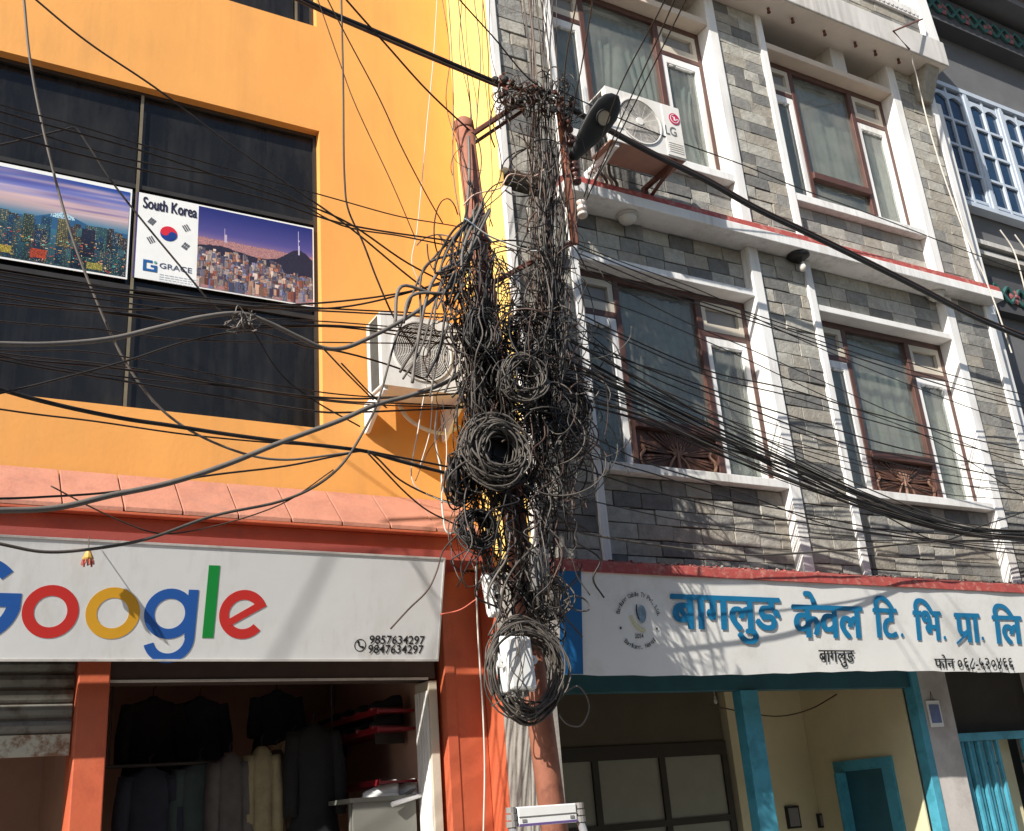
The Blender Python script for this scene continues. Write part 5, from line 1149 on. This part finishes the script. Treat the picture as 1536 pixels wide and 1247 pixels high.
# ------------------------------------------------------------------ boxes on the pole
def rbox(name, px0, py0, px1, py1, Y, dep, m_, label, cat, lean=.02, extras=None):
    a, b_ = at(px0, py0, Y), at(px1, py1, Y); Y += .24; x0, x1, z0, z1 = min(a.x, b_.x), max(a.x, b_.x), min(a.z, b_.z), max(a.z, b_.z)
    o = empty(name, ((x0+x1)/2, Y, z0), label, cat)
    MB().hexa([(x0+lean, Y, z0), (x1+lean, Y, z0), (x1+lean, Y+dep, z0), (x0+lean, Y+dep, z0), (x0, Y, z1), (x1, Y, z1), (x1, Y+dep, z1), (x0, Y+dep, z1)]).build('body', m_, o, bevel=.018)
    MB().hexa([(x0+lean-.008, Y+dep*.5, z0-.008), (x1+lean+.008, Y+dep*.5, z0-.008), (x1+lean+.008, Y+dep*.62, z0-.008), (x0+lean-.008, Y+dep*.62, z0-.008), (x0-.008, Y+dep*.5, z1+.008), (x1+.008, Y+dep*.5, z1+.008), (x1+.008, Y+dep*.62, z1+.008), (x0-.008, Y+dep*.62, z1+.008)]).build('lid_rim', m_, o, bevel=.006)
    return o, x0, x1, z0, z1
o, x0, x1, z0, z1 = rbox('splice_box', 757, 954, 803, 1034, 5.05, .09, plastic, 'white plastic splice box in the middle of the lowest coil', 'junction box')
P = Plane((x1+.025, 5.33, (z0+z1)/2+.02), (1, 0, 0), (0, 0, 1)); MB().arc(P, 0, 0, .010, .026, 0, 360, -.008, .008, 14).build('mounting_ear', plastic, o)
P = Plane((x0-.012, 5.33, (z0+z1)/2-.0), (1, 0, 0), (0, 0, 1)); MB().arc(P, 0, 0, .010, .026, 0, 360, -.008, .008, 14).build('mounting_ear', plastic, o)
for k in range(3): B('cable_gland', greyplastic, o, x0+.04+k*.045, x0+.06+k*.045, 5.32, 5.345, z0-.035, z0-.002)
o, x0, x1, z0, z1 = rbox('splice_box', 747, 980, 778, 1040, 5.17, .06, plastic, 'white splice box tucked behind the lower left of the front one', 'junction box')
MB().tube([(x0+.05, 5.44, z0-.002), (x0+.055, 5.44, z0-.05)], .012, 8).build('cable_gland', greyplastic, o)
o, x0, x1, z0, z1 = rbox('splitter_box', 730, 858, 750, 922, 5.34, .10, plastic, 'narrow white box with black cable holes on the left of the pole', 'junction box', .03)
for k in range(4): B('cable_hole', blackplastic, o, x0+.035+.012*(k % 2), x0+.06+.012*(k % 2), 5.571, 5.5785, z0+.05+k*.05, z0+.075+k*.05)
o, x0, x1, z0, z1 = rbox('amplifier_box', 796, 820, 830, 888, 5.30, .11, greyplastic, 'grey ribbed metal box on the right of the pole', 'junction box', -.01)
for k in range(4): B('rib', greyplastic, o, x0+.01+k*.022, x0+.02+k*.022, 5.525, 5.5385, z0+.03, z1-.03)
c_ = at(747, 679, 5.24); P = Plane(c_, (1, 0, 0), (0, 0, 1))
o = empty('black_junction_box', c_, 'black eight sided junction box inside the biggest coil', 'junction box')
MB().disc(P, 0, 0, .135, -.05, .02, 8).build('body', blackplastic, o, bevel=.008); MB().disc(P, 0, 0, .11, .0205, .03, 8).build('lid', blackplastic, o, bevel=.004)

# ------------------------------------------------------------------ the mass of loose wire on the pole
tg = MB(); tm = [cblack, cdust, cbrown, cgrey, cwhite]
def wire(pts, r, m_): 
    P = [at(x, y, Y) for x, y, Y in pts]; tg.tube(catmull(P, 5), r, 4, m_)
def ym(s=.09): return random.gauss(5.38, s)
def wm(): return random.choices(range(5), (.50, .20, .25, .05, .0))[0]
rr = lambda: random.choice([.0026, .0032, .004, .005, .0055, .0065])
for k in range(150):
    x0 = random.gauss(712, 16); x1 = random.gauss(752, 34); y0 = random.uniform(350, 540); y1 = random.uniform(620, 900); n_ = 6
    wire([(x0+(x1-x0)*i/n_+random.gauss(0, 13), y0+(y1-y0)*i/n_, ym()) for i in range(n_+1)], rr(), wm())
for k in range(78):
    x0 = random.uniform(784, 852); x1 = random.gauss(830, 20); y0 = random.uniform(140, 470); y1 = y0+random.uniform(200, 480); y1 = min(y1, 860); n_ = 6
    wire([(x0+(x1-x0)*i/n_+random.gauss(0, 7), y0+(y1-y0)*i/n_, ym(.05)+.05) for i in range(n_+1)], rr(), random.choices(range(4), (.28, .34, .24, .14))[0])
def loops(n, xr, yr, rad, arcl=(2.5, 7.0), yj=.1):
    for k in range(n):
        cx, cy, R = random.uniform(*xr), random.uniform(*yr), random.uniform(*rad); a0 = random.random()*6.28; L = random.uniform(*arcl); sq = random.uniform(.6, 1.4); y_ = ym(yj); m_ = int(L*2.2)+3
        wire([(cx+R*math.cos(a0+L*i/m_)*sq+2*i/m_, cy+R*math.sin(a0+L*i/m_)/sq, y_+.05*math.sin(a0+i)) for i in range(m_+1)], rr(), wm())
loops(170, (775, 882), (455, 720), (14, 60), (1.0, 3.6)); loops(130, (690, 800), (410, 640), (14, 60), (1.0, 3.8)); loops(80, (700, 850), (640, 860), (14, 50), (1.0, 3.6)); loops(26, (650, 715), (340, 470), (14, 40), (1.2, 3.5)); loops(34, (760, 868), (210, 450), (18, 60), (1.0, 3)); loops(3, (750, 840), (900, 1040), (30, 64), (1.5, 4))
loops(90, (746, 862), (122, 178), (5, 17), (1.5, 5), .06); loops(8, (695, 790), (170, 320), (20, 50), (1.2, 2.6))
for k in range(60):
    x0, y0 = random.uniform(705, 850), random.uniform(380, 780); a = random.uniform(-1, 1)
    wire([(x0, y0, ym()), (x0+random.uniform(-30, 30), y0+random.uniform(-10, 50), ym()), (x0+random.uniform(-45, 45), y0+random.uniform(-30, 60), ym()), (x0+random.uniform(-45, 50), y0+random.uniform(-40, 70), ym())], rr(), wm())
for k in range(50):
    x0 = random.uniform(715, 845); y0 = random.uniform(800, 860); n_ = 5; x1 = random.uniform(735, 845); y1 = random.uniform(900, 985)
    wire([(x0+(x1-x0)*i/n_+random.gauss(0, 8), y0+(y1-y0)*i/n_, ym(.05)-.03) for i in range(n_+1)], rr(), wm())
for k in range(46):                                                # strands lying over the coils
    x0, y0 = random.uniform(690, 850), random.uniform(440, 860); a = random.uniform(-.6, .6); L = random.uniform(60, 190)
    wire([(x0+L*math.sin(a)*i/5+random.gauss(0, 9), y0+L*math.cos(a)*i/5, 5.08+random.uniform(-.03, .03)+.05*abs(i-2.5)) for i in range(6)], rr(), wm())
for k in range(4):                                                 # turns of the lowest coil passing in front of the white box
    R_ = random.uniform(50, 70); a0 = random.uniform(2.2, 2.9); L_ = random.uniform(2.6, 4.2); cx_, cy_ = 790+random.uniform(-6, 6), 1006+random.uniform(-8, 8)
    wire([(cx_+R_*.9*math.cos(a0+L_*i/12), cy_+R_*1.05*math.sin(a0+L_*i/12), 5.0+.02*math.sin(i)) for i in range(13)], .0045, random.choice((0, 1, 1)))
for k in range(5):
    x0 = random.uniform(765, 800); wire([(x0, 935, 5.1), (x0+random.gauss(0, 6), 965, 5.0), (x0+random.gauss(0, 8), 1000, 5.0), (x0+random.gauss(0, 10), 1030, 5.02), (x0+random.gauss(0, 14), 1060, 5.12)], .003, 1)
tg.build('cable_tangle', tm, smooth=True, kind='stuff', label='dense mass of loose black and brown wire wrapped round the rusty pole', cat='loose wire')

# ------------------------------------------------------------------ step ladder leaning by the pole
at = _at0
ld = empty('step_ladder', (3.0, 4.7, .13), 'silver aluminium ladder with a white top leaning against the foot of the pole', 'ladder')
la_, lb_ = at(766, 1210, 5.02), at(868, 1203, 5.02)
for s_, q in ((0, la_), (1, lb_)):
    ft = Vector((q.x+(-.05 if s_ == 0 else .05), 4.45, .131)); MB().tube([ft, q-Vector((0, 0, .10))], .021, 10).build('rail', alu, ld, smooth=True)
    for k in range(3): MB().tube([q-Vector((0, .0, .10-.034*k)), q-Vector((0, .0, .072-.034*k))], .030-.002*k, 12).build('top_cap', greyplastic, ld)
    B('foot', blackplastic, ld, ft.x-.03, ft.x+.03, 4.41, 4.49, .1305, .17)
MB().hexa([Vector((la_.x+.03, 5.0, la_.z-.10)), Vector((lb_.x-.03, 5.0, lb_.z-.10)), Vector((lb_.x-.03, 5.06, lb_.z-.10)), Vector((la_.x+.03, 5.06, la_.z-.10)), Vector((la_.x+.03, 5.0, la_.z-.005)), Vector((lb_.x-.03, 5.0, lb_.z-.005)), Vector((lb_.x-.03, 5.06, lb_.z-.005)), Vector((la_.x+.03, 5.06, la_.z-.005))]).build('top_board', plastic, ld, bevel=.006)
B('trim_line', greyplastic, ld, la_.x+.032, lb_.x-.032, 4.9965, 4.9995, la_.z-.056, la_.z-.052); B('underside_strip', mat('violet_strip', (.12, .08, .22), .5), ld, la_.x+.032, lb_.x-.032, 4.9965, 4.9995, la_.z-.10, la_.z-.088)
for x in (la_.x+.05, lb_.x-.075): B('bolt_plate', greyplastic, ld, x, x+.025, 4.9965, 4.9995, la_.z-.080, la_.z-.066)
for k in range(4):
    t = (k+1)/5; z = .13+(la_.z-.13)*t; y = 4.45+(5.02-4.45)*t; B('rung', alu, ld, la_.x-.05*(1-t), lb_.x+.05*(1-t), y-.02, y+.02, z-.012, z+.012, bevel=.003)
